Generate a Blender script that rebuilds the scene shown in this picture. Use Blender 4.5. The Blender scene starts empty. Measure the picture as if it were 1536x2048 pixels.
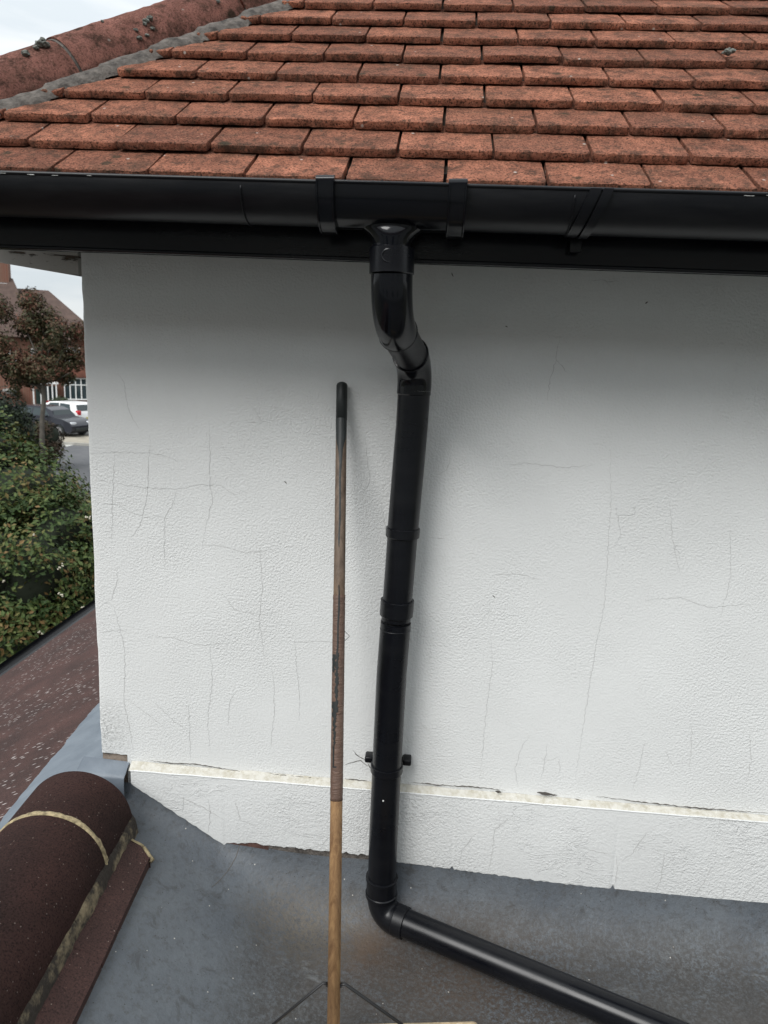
import bpy, bmesh, math, random
from mathutils import Vector, Matrix, noise
random.seed(7)
sc = bpy.context.scene
# ---------------------------------------------------------------- camera
CP = Vector((0.77741, -1.55379, 0.24095)); PITCH, YAW, ROLL, FPX = 0.20701, 0.06308, 0.04414, 1419.83
fw = Vector((-math.sin(YAW)*math.cos(PITCH), math.cos(YAW)*math.cos(PITCH), -math.sin(PITCH)))
r0 = Vector((math.cos(YAW), math.sin(YAW), 0)); u0 = r0.cross(fw)
rt = r0*math.cos(ROLL) + u0*math.sin(ROLL); up = u0*math.cos(ROLL) - r0*math.sin(ROLL)
cam = bpy.data.cameras.new('camera'); co = bpy.data.objects.new('camera', cam); sc.collection.objects.link(co)
m = Matrix((rt, up, -fw)).transposed().to_4x4(); m.translation = CP; co.matrix_world = m
cam.sensor_fit = 'VERTICAL'; cam.sensor_height = 32.0; cam.lens = 32.0*FPX/2048.0
cam.clip_start = 0.02; cam.clip_end = 3000; sc.camera = co
cam.dof.use_dof = True; cam.dof.focus_distance = 1.55; cam.dof.aperture_fstop = 8
# ---------------------------------------------------------------- sky, sun, exposure
SUN_EL, SUN_AZ = math.radians(46), math.radians(-148)   # azimuth measured from +y towards +x
w = bpy.data.worlds.new('World'); sc.world = w; w.use_nodes = True
nt = w.node_tree; nt.nodes.clear()
out = nt.nodes.new('ShaderNodeOutputWorld'); bg = nt.nodes.new('ShaderNodeBackground')
sky = nt.nodes.new('ShaderNodeTexSky'); sky.sky_type = 'NISHITA'; sky.sun_disc = False
sky.sun_elevation = SUN_EL; sky.sun_rotation = SUN_AZ
tc = nt.nodes.new('ShaderNodeTexCoord'); mp = nt.nodes.new('ShaderNodeMapping'); mp.inputs['Scale'].default_value = (1.5, 1.5, 9)
nz = nt.nodes.new('ShaderNodeTexNoise'); nz.inputs['Scale'].default_value = 2.2; nz.inputs['Detail'].default_value = 6; nz.inputs['Roughness'].default_value = .55
cr = nt.nodes.new('ShaderNodeValToRGB'); cr.color_ramp.elements[0].position = .36; cr.color_ramp.elements[0].color = (7.0, 7.6, 8.0, 1)
cr.color_ramp.elements[1].position = .62; cr.color_ramp.elements[1].color = (9.0, 9.25, 9.3, 1)
mx = nt.nodes.new('ShaderNodeMix'); mx.data_type = 'RGBA'; mx.inputs[0].default_value = .93
L = nt.links.new
L(tc.outputs['Generated'], mp.inputs[0]); L(mp.outputs[0], nz.inputs[0]); L(nz.outputs[0], cr.inputs[0])
sx = nt.nodes.new('ShaderNodeSeparateXYZ'); L(tc.outputs['Generated'], sx.inputs[0])
mr = nt.nodes.new('ShaderNodeMapRange'); L(sx.outputs[2], mr.inputs[0]); mr.inputs[1].default_value = 0; mr.inputs[2].default_value = 1; mr.inputs[3].default_value = .92; mr.inputs[4].default_value = 1.7
vs_ = nt.nodes.new('ShaderNodeVectorMath'); vs_.operation = 'SCALE'; L(cr.outputs[0], vs_.inputs[0]); L(mr.outputs[0], vs_.inputs['Scale'])   # overcast sky: three times brighter overhead
L(sky.outputs[0], mx.inputs[6]); L(vs_.outputs[0], mx.inputs[7]); L(mx.outputs[2], bg.inputs[0])
bg.inputs[1].default_value = .06; L(bg.outputs[0], out.inputs[0])
sd = bpy.data.lights.new('sun', 'SUN'); sd.energy = 1.5; sd.angle = math.radians(30); sd.color = (1, .985, .965)
so = bpy.data.objects.new('sun', sd); sc.collection.objects.link(so)
sv = Vector((math.sin(SUN_AZ)*math.cos(SUN_EL), math.cos(SUN_AZ)*math.cos(SUN_EL), math.sin(SUN_EL)))
so.rotation_euler = sv.to_track_quat('Z', 'Y').to_euler()
sc.view_settings.view_transform = 'Standard'; sc.view_settings.look = 'None'
sc.view_settings.exposure = 0.8; sc.view_settings.gamma = 1.0
sc.render.engine = 'CYCLES'
# ---------------------------------------------------------------- measuring helpers (photo pixel -> point on a real plane)
def ray(px, py): return fw + rt*((px-768)/FPX) + up*((1024-py)/FPX)
def atY(px, py, y): d = ray(px, py); return CP + d*((y-CP.y)/d.y)
def atZ(px, py, z): d = ray(px, py); return CP + d*((z-CP.z)/d.z)
def atD(px, py, t): return CP + ray(px, py)*t
# ---------------------------------------------------------------- objects
def link(o): sc.collection.objects.link(o); return o
def thing(name, label, cat, loc=(0, 0, 0), group=None):
    o = bpy.data.objects.new(name, None); link(o); o.location = loc; o.empty_display_size = .05
    o['label'] = label; o['category'] = cat
    if group: o['group'] = group
    return o
def tag(o, label, cat, group=None):
    o['label'] = label; o['category'] = cat
    if group: o['group'] = group
    return o
def obj(name, bm, mat, parent=None, smooth=False, angle=None):
    me = bpy.data.meshes.new(name)
    bmesh.ops.recalc_face_normals(bm, faces=bm.faces[:])
    if smooth:
        for f in bm.faces: f.smooth = True
        if angle:
            for e in bm.edges:
                if len(e.link_faces) == 2 and e.calc_face_angle(0) > angle: e.smooth = False
    bm.to_mesh(me); bm.free()
    me.materials.append(mat)
    o = bpy.data.objects.new(name, me); link(o)
    if parent:
        o.parent = parent; p = parent; loc = Vector((0, 0, 0))
        while p: loc += p.location; p = p.parent
        o.location = -loc
    return o
def struct(name, bm, mat): o = obj(name, bm, mat); o['kind'] = 'structure'; return o
def box(bm, c, s, M=None, bev=0, seg=2):
    b = bmesh.new(); bmesh.ops.create_cube(b, size=1)
    bmesh.ops.scale(b, vec=s, verts=b.verts)
    if bev: bmesh.ops.bevel(b, geom=b.edges[:], offset=bev, segments=seg, affect='EDGES', profile=.5)
    bmesh.ops.translate(b, vec=c, verts=b.verts)
    if M: b.transform(M)
    join(bm, b)
def join(bm, b):
    me = bpy.data.meshes.new('t'); b.to_mesh(me); bm.from_mesh(me); bpy.data.meshes.remove(me); b.free()
def tube(bm, pts, rad, n=32, cap=True, ell=None):
    """swept tube; rad is a number or list"""
    pts = [Vector(p) for p in pts]
    R = rad if isinstance(rad, (list, tuple)) else [rad]*len(pts)
    d0 = (pts[1]-pts[0]).normalized()
    ref = Vector((0, -1, 0)) if abs(d0.y) < .9 else Vector((0, 0, 1))
    nrm = (ref - d0*ref.dot(d0)).normalized(); rings = []
    for i, p in enumerate(pts):
        a = pts[max(i-1, 0)]; b = pts[min(i+1, len(pts)-1)]
        d = (b-a).normalized() if (b-a).length > 1e-9 else d0
        nrm = (nrm - d*nrm.dot(d)).normalized(); bn = d.cross(nrm); d0 = d
        rings.append([bm.verts.new(p + (nrm*math.cos(2*math.pi*k/n) + bn*math.sin(2*math.pi*k/n))*R[i]) for k in range(n)])
    for i in range(len(rings)-1):
        for k in range(n):
            bm.faces.new((rings[i][k], rings[i][(k+1) % n], rings[i+1][(k+1) % n], rings[i+1][k]))
    if cap: bm.faces.new(rings[0]); bm.faces.new(rings[-1][::-1])
def prism(bm, pts, vec):
    """polygon (3D pts) extruded by vec"""
    a = [bm.verts.new(Vector(p)) for p in pts]; b = [bm.verts.new(Vector(p)+Vector(vec)) for p in pts]
    n = len(a)
    f1 = bm.faces.new(a); f2 = bm.faces.new(b[::-1])
    for i in range(n): bm.faces.new((a[i], a[(i+1) % n], b[(i+1) % n], b[i]))
    bmesh.ops.triangulate(bm, faces=[f1, f2])
def nval(x, y=0, z=0, s=1.0): return noise.noise(Vector((x*s, y*s, z*s)))
# ---------------------------------------------------------------- materials
class N:
    def __init__(s, name):
        s.m = bpy.data.materials.new(name); s.m.use_nodes = True; s.t = s.m.node_tree; s.t.nodes.clear()
        s.o = s.n('OutputMaterial'); s.b = s.n('BsdfPrincipled'); s.l(s.b.outputs[0], s.o.inputs[0]); s._c = None
    def n(s, k, **kw):
        x = s.t.nodes.new('ShaderNode'+k)
        for a, v in kw.items(): setattr(x, a, v)
        return x
    def l(s, a, b): s.t.links.new(a, b)
    def set(s, k, v):
        if hasattr(v, 'is_linked'): s.l(v, s.b.inputs[k])
        else: s.b.inputs[k].default_value = v
        return s
    def coord(s, scale=None, rot=None):
        if s._c is None: s._c = s.n('TexCoord').outputs['Object']
        if scale is None and rot is None: return s._c
        m = s.n('Mapping'); s.l(s._c, m.inputs[0])
        if scale: m.inputs['Scale'].default_value = scale
        if rot: m.inputs['Rotation'].default_value = rot
        return m.outputs[0]
    def noise(s, scale, detail=4, rough=.55, dist=0, co=None, typ=None):
        x = s.n('TexNoise'); x.inputs['Scale'].default_value = scale; x.inputs['Detail'].default_value = detail
        x.inputs['Roughness'].default_value = rough; x.inputs['Distortion'].default_value = dist
        s.l(co if co is not None else s.coord(), x.inputs['Vector']); return x.outputs[0]
    def vor(s, scale, feature='F1', co=None, rnd=1):
        x = s.n('TexVoronoi'); x.feature = feature; x.inputs['Scale'].default_value = scale; x.inputs['Randomness'].default_value = rnd
        s.l(co if co is not None else s.coord(), x.inputs['Vector']); return x
    def ramp(s, f, *st):
        x = s.n('ValToRGB'); s.l(f, x.inputs[0]); e = x.color_ramp.elements
        while len(e) < len(st): e.new(.5)
        for i, (p, c) in enumerate(st):
            e[i].position = p; c = (c, c, c) if isinstance(c, (int, float)) else c; e[i].color = (*c, 1)
        return x.outputs[0]
    def mix(s, f, a, b, mode='MIX'):
        x = s.n('Mix'); x.data_type = 'RGBA'; x.blend_type = mode
        for i, v in ((0, f), (6, a), (7, b)):
            if hasattr(v, 'is_linked'): s.l(v, x.inputs[i])
            elif i == 0: x.inputs[i].default_value = v
            else: x.inputs[i].default_value = (*v, 1) if len(v) == 3 else v
        return x.outputs[2]
    def math(s, op, a, b=0):
        x = s.n('Math', operation=op)
        for i, v in ((0, a), (1, b)):
            if hasattr(v, 'is_linked'): s.l(v, x.inputs[i])
            else: x.inputs[i].default_value = v
        return x.outputs[0]
    def bump(s, h, dist=.001, st=1.0, prev=None):
        x = s.n('Bump'); x.inputs['Distance'].default_value = dist; x.inputs['Strength'].default_value = st
        s.l(h, x.inputs['Height'])
        if prev is not None: s.l(prev, x.inputs['Normal'])
        s.l(x.outputs[0], s.b.inputs['Normal']); return x.outputs[0]
    def attr(s, name): x = s.n('Attribute'); x.attribute_name = name; return x
def simple(name, col, rough=.6, nscale=0, var=.25, metal=0, bumpd=0, spec=None):
    a = N(name)
    if nscale:
        f = a.noise(nscale, 5); c = a.mix(a.ramp(f, (.3, 0), (.7, 1)), tuple(v*(1-var) for v in col), tuple(min(1, v*(1+var)) for v in col)); a.set('Base Color', c)
        if bumpd: a.bump(a.noise(nscale*2, 4), bumpd)
    else: a.set('Base Color', (*col, 1))
    a.set('Roughness', rough).set('Metallic', metal)
    if spec is not None: a.set('Specular IOR Level', spec)
    return a.m
def mat_render(name, base, peel=False):
    a = N(name)
    big = a.noise(3.2, 5, .6); c = a.mix(a.ramp(big, (.35, 0), (.7, 1)), tuple(v*.93 for v in base), base)
    # hairline crazing in the paint
    wob = a.n('VectorMath', operation='ADD'); ns = a.n('TexNoise'); ns.inputs['Scale'].default_value = 14; ns.inputs['Detail'].default_value = 4; a.l(a.coord(), ns.inputs[0])
    sc_ = a.n('VectorMath', operation='SCALE'); sc_.inputs['Scale'].default_value = .075; a.l(ns.outputs['Color'], sc_.inputs[0])
    a.l(a.coord((1.15, 1, .8)), wob.inputs[0]); a.l(sc_.outputs[0], wob.inputs[1])
    v = a.vor(8.5, 'DISTANCE_TO_EDGE', wob.outputs[0]); line = a.ramp(v.outputs['Distance'], (0, 1), (.007, 0))
    msk = a.ramp(a.noise(4.5, 3), (.60, 0), (.68, .7)); crack = a.math('MULTIPLY', line, msk)
    c = a.mix(a.math('MULTIPLY', crack, .18), c, (.20, .20, .19))
    grime = a.ramp(a.noise(22, 6, .7), (.63, 0), (.75, 1)); c = a.mix(a.math('MULTIPLY', grime, .10), c, (.30, .29, .26))
    spk = a.vor(95, 'F1'); sp = a.ramp(spk.outputs['Distance'], (.05, 1), (.09, 0)); sm = a.ramp(a.noise(11, 2), (.66, 0), (.7, 1))
    c = a.mix(a.math('MULTIPLY', a.math('MULTIPLY', sp, sm), .55), c, (.12, .11, .10))
    def near(p, r_in, r_out, sc_=(1, 1, 1)):
        d = a.n('VectorMath', operation='DISTANCE'); a.l(a.coord(sc_), d.inputs[0]); d.inputs[1].default_value = tuple(p[i]*sc_[i] for i in range(3))
        return a.ramp(d.outputs['Value'], (r_in, 1), (r_out, 0))
    mould = a.ramp(a.noise(130, 4, .75), (.44, 0), (.60, 1))
    if not peel: c = a.mix(a.math('MULTIPLY', a.math('MULTIPLY', near((.012, 0, -.68), .0, .085, (1, 1, .8)), mould), .5), c, (.10, .10, .09))
    # damp green-grey dirt creeping up from the foot of the corner
    a.set('Base Color', c).set('Roughness', .82)
    tex = a.noise(200, 2, .5, .15); lum = a.ramp(tex, (.33, 0), (.67, 1))
    patch = a.ramp(a.noise(2.2, 3), (.38, .25), (.6, 1))
    b1 = a.bump(a.math('MULTIPLY', lum, patch), .0012, .8)
    b2 = a.bump(a.noise(26, 4, .6), .0016, .5, b1)
    if peel:
        fl = a.ramp(a.noise(20, 5, .6, 1.4, a.coord((.55, 1, 1.6))), (.47, 0), (.495, 1), (.51, 1), (.54, 0)); pm = a.ramp(a.noise(7, 3), (.46, 0), (.60, 1))
        b3 = a.bump(a.math('MULTIPLY', fl, pm), .0016, .5, b2)
        b2 = b3
    a.bump(crack, -.0012, .8, b2)
    return a.m
M = {}
M['wall'] = mat_render('white_painted_render', (.79, .80, .79))
M['plinth'] = mat_render('peeling_painted_plinth', (.79, .80, .79), True)
a = N('cream_ledge'); f = a.noise(60, 6, .7); a.set('Base Color', a.mix(a.ramp(f, (.42, 0), (.66, 1)), (.62, .605, .55), (.46, .43, .35))).set('Roughness', .85); a.bump(a.noise(90, 4), .002); M['ledge'] = a.m
M['crack'] = simple('crack_line', (.54, .54, .53), .9)
M['crackdark'] = simple('dark_crack', (.10, .09, .08), .9)
M['flake'] = simple('paint_flake_edge', (.85, .85, .84), .7)
M['mortar'] = simple('brown_mortar', (.26, .21, .17), .95, 40, .35, bumpd=.004)
M['brickred'] = simple('exposed_brick', (.09, .045, .036), .95, 50, .4, bumpd=.003)
# clay tiles with sandy granules
def mat_tile(name, hi, lo, lich=True, dark=.35, spk=.95):
    a = N(name); g = a.noise(240, 3, .85); g2 = a.noise(105, 5, .85)
    tint = a.attr('tint')
    base = a.mix(tint.outputs['Fac'], hi, lo)
    c = a.mix(a.ramp(a.noise(22, 4, .6), (.3, 0), (.72, 1)), base, tuple(v*.62 for v in lo))
    c = a.mix(a.ramp(g, (.38, spk), (.52, 0)), c, (.025, .014, .011))
    c = a.mix(a.ramp(a.noise(34, 5, .75), (.49, 0), (.64, .75)), c, (.065, .042, .030))
    c = a.mix(a.ramp(g2, (.58, 0), (.72, .55)), c, tuple(min(1, v*1.75+.03) for v in hi))
    c = a.mix(a.ramp(a.noise(9, 5, .65), (.5, 0), (.72, dark)), c, (.045, .045, .03))
    if lich:
        v = a.vor(15, 'F1', a.coord((1, 1, 1)), 1); n2 = a.noise(60, 3)
        d = a.math('ADD', v.outputs['Distance'], a.math('MULTIPLY', n2, .16))
        sel = a.n('SeparateColor'); a.l(v.outputs['Color'], sel.inputs[0])
        on = a.ramp(sel.outputs[0], (.62, 0), (.68, 1))
        c = a.mix(a.math('MULTIPLY', a.ramp(d, (.19, 1), (.28, 0)), a.math('MULTIPLY', on, .75)), c, (.032, .036, .022))
        w_ = a.vor(55, 'F1'); s2 = a.n('SeparateColor'); a.l(w_.outputs['Color'], s2.inputs[0])
        c = a.mix(a.math('MULTIPLY', a.ramp(w_.outputs['Distance'], (.10, 1), (.2, 0)), a.ramp(s2.outputs[1], (.955, 0), (.965, 1))), c, (.62, .56, .5))
    a.set('Base Color', c).set('Roughness', .95).set('Specular IOR Level', .2)
    b = a.bump(g2, .006, .9); a.bump(g, .004, .9, b)
    return a.m
M['tile'] = mat_tile('red_clay_tile', (.68, .275, .168), (.36, .145, .092))
M['hip'] = mat_tile('red_hip_tile', (.70, .34, .27), (.60, .28, .22), True, .5, .55)
M['hipmortar'] = simple('weathered_grey_mortar', (.10, .088, .078), .95, 55, .6, bumpd=.006)
M['lichen'] = simple('grey_lichen', (.17, .18, .16), .95, 200, .6, bumpd=.004)
def mat_plastic(name, rough, dust):
    a = N(name); d = a.noise(9, 6, .7, 0, a.coord((.35, 1, 2.2)))
    k = a.ramp(d, (.45, 0), (.75, 1))
    a.set('Base Color', a.mix(a.math('MULTIPLY', k, dust), (.003, .0035, .0055), (.05, .05, .05)))
    a.set('Roughness', a.ramp(d, (.3, rough), (.7, rough+.15))); a.set('Specular IOR Level', .32)
    a.bump(a.noise(5, 2), .002, .2); return a.m
M['pvc'] = mat_plastic('black_pvc', .24, .08); M['pvcgloss'] = mat_plastic('glossy_black_pvc', .07, .03); M['pvcdusty'] = mat_plastic('weathered_black_pvc', .30, .2)
M['fascia'] = mat_plastic('black_fascia_board', .14, .22)
M['scuff'] = simple('white_scuff', (.55, .55, .53), .7)
# membrane
a = N('grey_roof_membrane')
f1 = a.noise(5, 6, .65); c = a.mix(a.ramp(f1, (.35, 0), (.68, 1)), (.082, .095, .112), (.125, .141, .157))
f2 = a.noise(3.4, 7, .72, .4); dirt = a.ramp(f2, (.38, .05), (.62, .85))
wy = a.n('SeparateXYZ'); a.l(a.coord(), wy.inputs[0])
low = a.n('MapRange'); a.l(wy.outputs[2], low.inputs[0]); low.inputs[1].default_value = -1.02; low.inputs[2].default_value = -1.095; low.inputs[3].default_value = .1; low.inputs[4].default_value = 1
c = a.mix(a.math('MULTIPLY', dirt, low.outputs[0]), c, (.074, .067, .060))
c = a.mix(a.ramp(a.noise(60, 6, .8), (.50, 0), (.68, .55)), c, (.05, .045, .04))
c = a.mix(a.ramp(a.noise(16, 6, .75, 1.2), (.56, 0), (.64, .5)), c, (.045, .045, .045))
def near(p, r_in, r_out, sc_=(1, 1, 1)):
    d = a.n('VectorMath', operation='DISTANCE'); a.l(a.coord(sc_), d.inputs[0]); d.inputs[1].default_value = tuple(p[i]*sc_[i] for i in range(3))
    return a.ramp(d.outputs['Value'], (r_in, 1), (r_out, 0))
patchy = a.ramp(a.noise(13, 5, .7), (.36, .15), (.58, 1)); grit = a.ramp(a.noise(110, 4, .85), (.42, .1), (.56, 1))
c = a.mix(a.math('MULTIPLY', grit, low.outputs[0]), c, a.mix(.5, (.040, .037, .034), (.062, .058, .054)))
c = a.mix(a.math('MULTIPLY', a.ramp(a.noise(9, 6, .8, 2.5), (.50, 0), (.515, .55), (.525, .55), (.54, 0)), low.outputs[0]), c, (.03, .03, .03))
c = a.mix(a.math('MULTIPLY', a.ramp(a.noise(6, 6, .8, 1.2, a.coord((.7, 1.6, 1))), (.58, 0), (.70, .6)), low.outputs[0]), c, (.17, .18, .185))
c = a.mix(a.math('MULTIPLY', a.math('MULTIPLY', near((.70, -.15, -1.1), .02, .10), patchy), .75), c, (.085, .055, .036))
c = a.mix(a.math('MULTIPLY', a.math('MULTIPLY', near((.90, -.21, -1.1), .03, .22, (.6, 1, 1)), grit), .55), c, (.07, .045, .03))
c = a.mix(a.math('MULTIPLY', a.math('MULTIPLY', near((.52, -.10, -1.1), .01, .14, (.6, 1, 1)), grit), .45), c, (.20, .17, .13))
v = a.vor(85); s2 = a.n('SeparateColor'); a.l(v.outputs['Color'], s2.inputs[0])
c = a.mix(a.math('MULTIPLY', a.ramp(v.outputs['Distance'], (.08, 1), (.16, 0)), a.ramp(s2.outputs[0], (.955, 0), (.965, 1))), c, (.5, .48, .44))
v = a.vor(150); s2 = a.n('SeparateColor'); a.l(v.outputs['Color'], s2.inputs[0])
c = a.mix(a.math('MULTIPLY', a.ramp(v.outputs['Distance'], (.12, 1), (.22, 0)), a.ramp(s2.outputs[0], (.90, 0), (.92, 1))), c, (.03, .028, .025))
a.set('Base Color', c).set('Roughness', a.ramp(f2, (.3, .42), (.7, .75))); b = a.bump(a.noise(11, 4), .006, .5); a.bump(a.noise(95, 4, .7), .0022, .8, b); M['membrane'] = a.m
a = N('lead_grey_flashing'); f = a.noise(9, 5); a.set('Base Color', a.mix(a.ramp(f, (.35, 0), (.7, 1)), (.125, .150, .18), (.19, .22, .255))).set('Roughness', .5); a.bump(a.noise(16, 4), .006, .6); M['lead'] = a.m
def mat_brown(name, streak):
    a = N(name); g = a.noise(260, 3, .7)
    c = a.mix(a.ramp(a.noise(5, 5), (.35, 0), (.65, 1)), (.085, .042, .036), (.048, .026, .023))
    c = a.mix(a.ramp(g, (.36, .8), (.5, 0)), c, (.012, .007, .006))
    c = a.mix(a.ramp(g, (.62, 0), (.75, .8)), c, (.15, .085, .07))
    if streak:
        cs = a.coord((4.5, 18, 9)); v = a.vor(5.0, 'F1', cs)
        s2 = a.n('SeparateColor'); a.l(v.outputs['Color'], s2.inputs[0])
        on = a.math('MULTIPLY', a.ramp(s2.outputs[0], (.25, 0), (.35, 1)), a.ramp(a.noise(2.2, 4), (.42, 0), (.54, 1)))
        d = a.math('ADD', v.outputs['Distance'], a.math('MULTIPLY', a.noise(70, 3), .25))
        c = a.mix(a.math('MULTIPLY', a.ramp(d, (.28, .8), (.38, 0)), on), c, (.50, .46, .44))
    else:
        v = a.vor(120); s2 = a.n('SeparateColor'); a.l(v.outputs['Color'], s2.inputs[0])
        c = a.mix(a.math('MULTIPLY', a.ramp(v.outputs['Distance'], (.12, 1), (.2, 0)), a.ramp(s2.outputs[0], (.80, 0), (.82, .8))), c, (.32, .26, .23))
    a.set('Base Color', c).set('Roughness', .8).set('Specular IOR Level', .3); a.bump(g, .0018, .8); return a.m
M['brown'] = mat_brown('dark_brown_concrete_tile', False); M['brownroof'] = mat_brown('brown_roof_with_bird_flecks', True)
M['sandmortar'] = simple('sandy_mortar', (.36, .29, .17), .95, 90, .5, bumpd=.005)
M['oldmortar'] = simple('stained_mortar', (.13, .11, .085), .95, 60, .7, bumpd=.006)
a = N('handle_wood'); f = a.noise(8, 6, .65, .6, a.coord((14, 14, .9))); g_ = a.noise(2.5, 3, .5, 0, a.coord((3, 3, 1)))
c = a.mix(a.ramp(f, (.33, 0), (.68, 1)), (.17, .085, .035), (.42, .25, .115)); c = a.mix(a.ramp(g_, (.45, 0), (.7, .5)), c, (.20, .13, .08))
c = a.mix(a.ramp(a.noise(45, 3), (.70, 0), (.75, .7)), c, (.06, .04, .03))
a.set('Base Color', c).set('Roughness', .55); a.bump(f, .0012, .6); _z = a.n('SeparateXYZ'); a.l(a.coord(), _z.inputs[0]); up_ = a.n('MapRange'); a.l(_z.outputs[2], up_.inputs[0]); up_.inputs[1].default_value = -.36; up_.inputs[2].default_value = -.18
old = a.mix(a.ramp(f, (.33, 0), (.68, 1)), (.075, .050, .034), (.17, .12, .085)); a.set('Base Color', a.mix(up_.outputs[0], c, old)); M['wood'] = a.m
a = N('brown_tape'); f = a.noise(30, 5, .6, 1.5, a.coord((1, 1, 5))); a.set('Base Color', a.mix(a.ramp(f, (.3, 0), (.7, 1)), (.085, .048, .035), (.16, .098, .070))).set('Roughness', .5); a.bump(f, .003, .8); M['tape'] = a.m
M['rubber'] = simple('black_rubber', (.018, .022, .022), .5, 30, .4, bumpd=.0008)
M['residue'] = simple('black_residue', (.012, .015, .015), .6)
M['headwood'] = simple('weathered_broom_wood', (.42, .33, .21), .8, 25, .45, bumpd=.003)
M['bristle'] = simple('brown_bristle', (.12, .06, .03), .8)
M['steel'] = simple('black_steel', (.015, .015, .016), .45)
a = N('peeling_board_paint'); f = a.noise(12, 6, .7, .5, a.coord((1, 1, 3.5))); a.set('Base Color', a.mix(a.ramp(f, (.57, 0), (.62, 1)), (.50, .48, .45), (.10, .075, .055))).set('Roughness', .85); a.bump(a.ramp(f, (.57, 1), (.62, 0)), .003); M['board'] = a.m
M['deck'] = simple('dark_timber', (.05, .04, .03), .9)
M['brickwall'] = simple('plain_brick', (.22, .08, .05), .9, 3, .3)
# ================================================================= THE HOUSE
RX0 = 0.7746; RY = -0.309; RZ = 0.535; TH = 0.6997; G = 0.1039; TW = .166
tT = math.tan(TH); cT, sT = math.cos(TH), math.sin(TH)
house = thing('house', 'white rendered house wall under a red clay tiled hip roof', 'house', (0, 0, 0))
def wavy(p, q, n, amp, s, seed, axis):
    res = []
    for i in range(n+1):
        t = i/n; v = Vector(p).lerp(Vector(q), t); k = nval(t*s*10+seed, seed)*amp + nval(t*s*43+seed, seed+5)*amp*.5
        res.append(v + Vector(axis)*k)
    return res
# wall: outline in the y=0 plane, wavy corner
bm = bmesh.new(); rows = []
for i in range(121):
    z = .60 - 1.338*i/120; x0_ = .0015 + .0022*nval(z*7, 3) + .0012*nval(z*31, 9)
    zz = z if i < 120 else None
    row = []
    for (dx, y) in ((0, .28), (0, .0045), (.0008, .0022), (.0025, .0006), (.006, 0), (.016, 0), (.028, 0), (.040, 0), (.052, 0), (.066, 0), (3.2, 0)):
        zb2 = z if i < 120 else (-.738 + (.0035*nval(dx*90, 4) if 0 < dx < .07 else 0))
        row.append(bm.verts.new((x0_+dx if dx < 3 else 3.2, y, zb2)))
    rows.append(row)
for i in range(120):
    for j in range(10): bm.faces.new((rows[i][j], rows[i+1][j], rows[i+1][j+1], rows[i][j+1]))
wx = rows[-1][9].co.x
q = [bm.verts.new((wx, 0, -1.3)), bm.verts.new((3.2, 0, -1.3))]; bm.faces.new((rows[-1][9], q[0], q[1], rows[-1][10]))
q2 = bm.verts.new((wx, .28, -.738)), bm.verts.new((wx, .28, -1.3)); bm.faces.new((rows[-1][9], q2[0], q2[1], q[0]))
bm.faces.new([rows[-1][k] for k in range(0, 10)] + [q2[0]])
wallo = obj('wall', bm, M['wall'], house, True, .9)
bm = bmesh.new(); box(bm, (.14, 2.25, -.5), (.26, 3.90, 2.1)); obj('side_wall', bm, M['wall'], house)
bm = bmesh.new(); box(bm, (.0345, .12, -.815), (.062, .233, .15)); obj('exposed_mortar', bm, M['mortar'], house)
# plinth band
pb = [Vector((.083, 0, -.7675)), Vector((.085, 0, -.803))]
pb += wavy((.088, 0, -.806), (.318, 0, -.953), 26, .003, 1.5, 21, (.5, 0, 1))
pb += wavy((.325, 0, -.946), (.40, 0, -.938), 8, .006, 2, 31, (0, 0, 1)) + wavy((.41, 0, -.942), (.735, 0, -.946), 44, .0065, 2.5, 37, (0, 0, 1))
pb += wavy((.75, 0, -.957), (1.185, 0, -.979), 80, .0042, 3, 41, (0, 0, 1)) + wavy((1.19, 0, -.979), (1.64, 0, -.987), 80, .0040, 3, 47, (0, 0, 1)) + wavy((1.65, 0, -.987), (3.1, 0, -1.0), 80, .003, 6, 53, (0, 0, 1))
for nx, dz in ((.885, .010), (1.275, .013)):
    k = min(range(len(pb)), key=lambda i: abs(pb[i].x-nx)+(5 if i < 3 else 0)); pb[k].z += dz
pb += [Vector((3.1, 0, -.7675))]
bm = bmesh.new(); pv = None; pb = [p for p in pb[1:-1]]; pb.sort(key=lambda p: p.x)
for p in pb:
    zz = [-.7675, min(-.7675-.002, p.z+.004), p.z]
    q = [bm.verts.new((p.x, -.022, zz[0])), bm.verts.new((p.x, -.022, zz[1])), bm.verts.new((p.x, -.0212, p.z)), bm.verts.new((p.x, -.001, p.z))]
    if pv:
        for k in range(3): bm.faces.new((pv[k], pv[k+1], q[k+1], q[k]))
    else: bm.faces.new((q[0], q[1], q[2], q[3], bm.verts.new((p.x, -.001, -.7675))))
    pv = q
obj('plinth', bm, M['plinth'], house, True, .6)
# chamfered dirty ledge over the band
bm = bmesh.new(); n = 160; prev = None
for i in range(n+1):
    x = .080 + (3.1-.080)*i/n
    zt = -.7535 - .004*nval(x*14, 3) + (-.0045*x); zb_ = -.7675 + .0012*nval(x*20, 8)
    a1 = bm.verts.new((x, -.0006, zt)); a2 = bm.verts.new((x, -.012, (zt+zb_)/2+.002)); a3 = bm.verts.new((x, -.0225, zb_)); a4 = bm.verts.new((x, -.0005, zb_-.001))
    if prev:
        for q in range(3): bm.faces.new((prev[q], prev[q+1], (a1, a2, a3, a4)[q+1], (a1, a2, a3, a4)[q]))
    prev = (a1, a2, a3, a4)
obj('ledge', bm, M['ledge'], house, True, .6)
bm = bmesh.new(); tube(bm, [(.084+(3.1-.084)*i/150, -.0212, -.7672+.0012*nval((.08+3.02*i/160)*20, 8)) for i in range(151)], .0020, 10); obj('ledge_lip', bm, M['plinth'], house, True)
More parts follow.
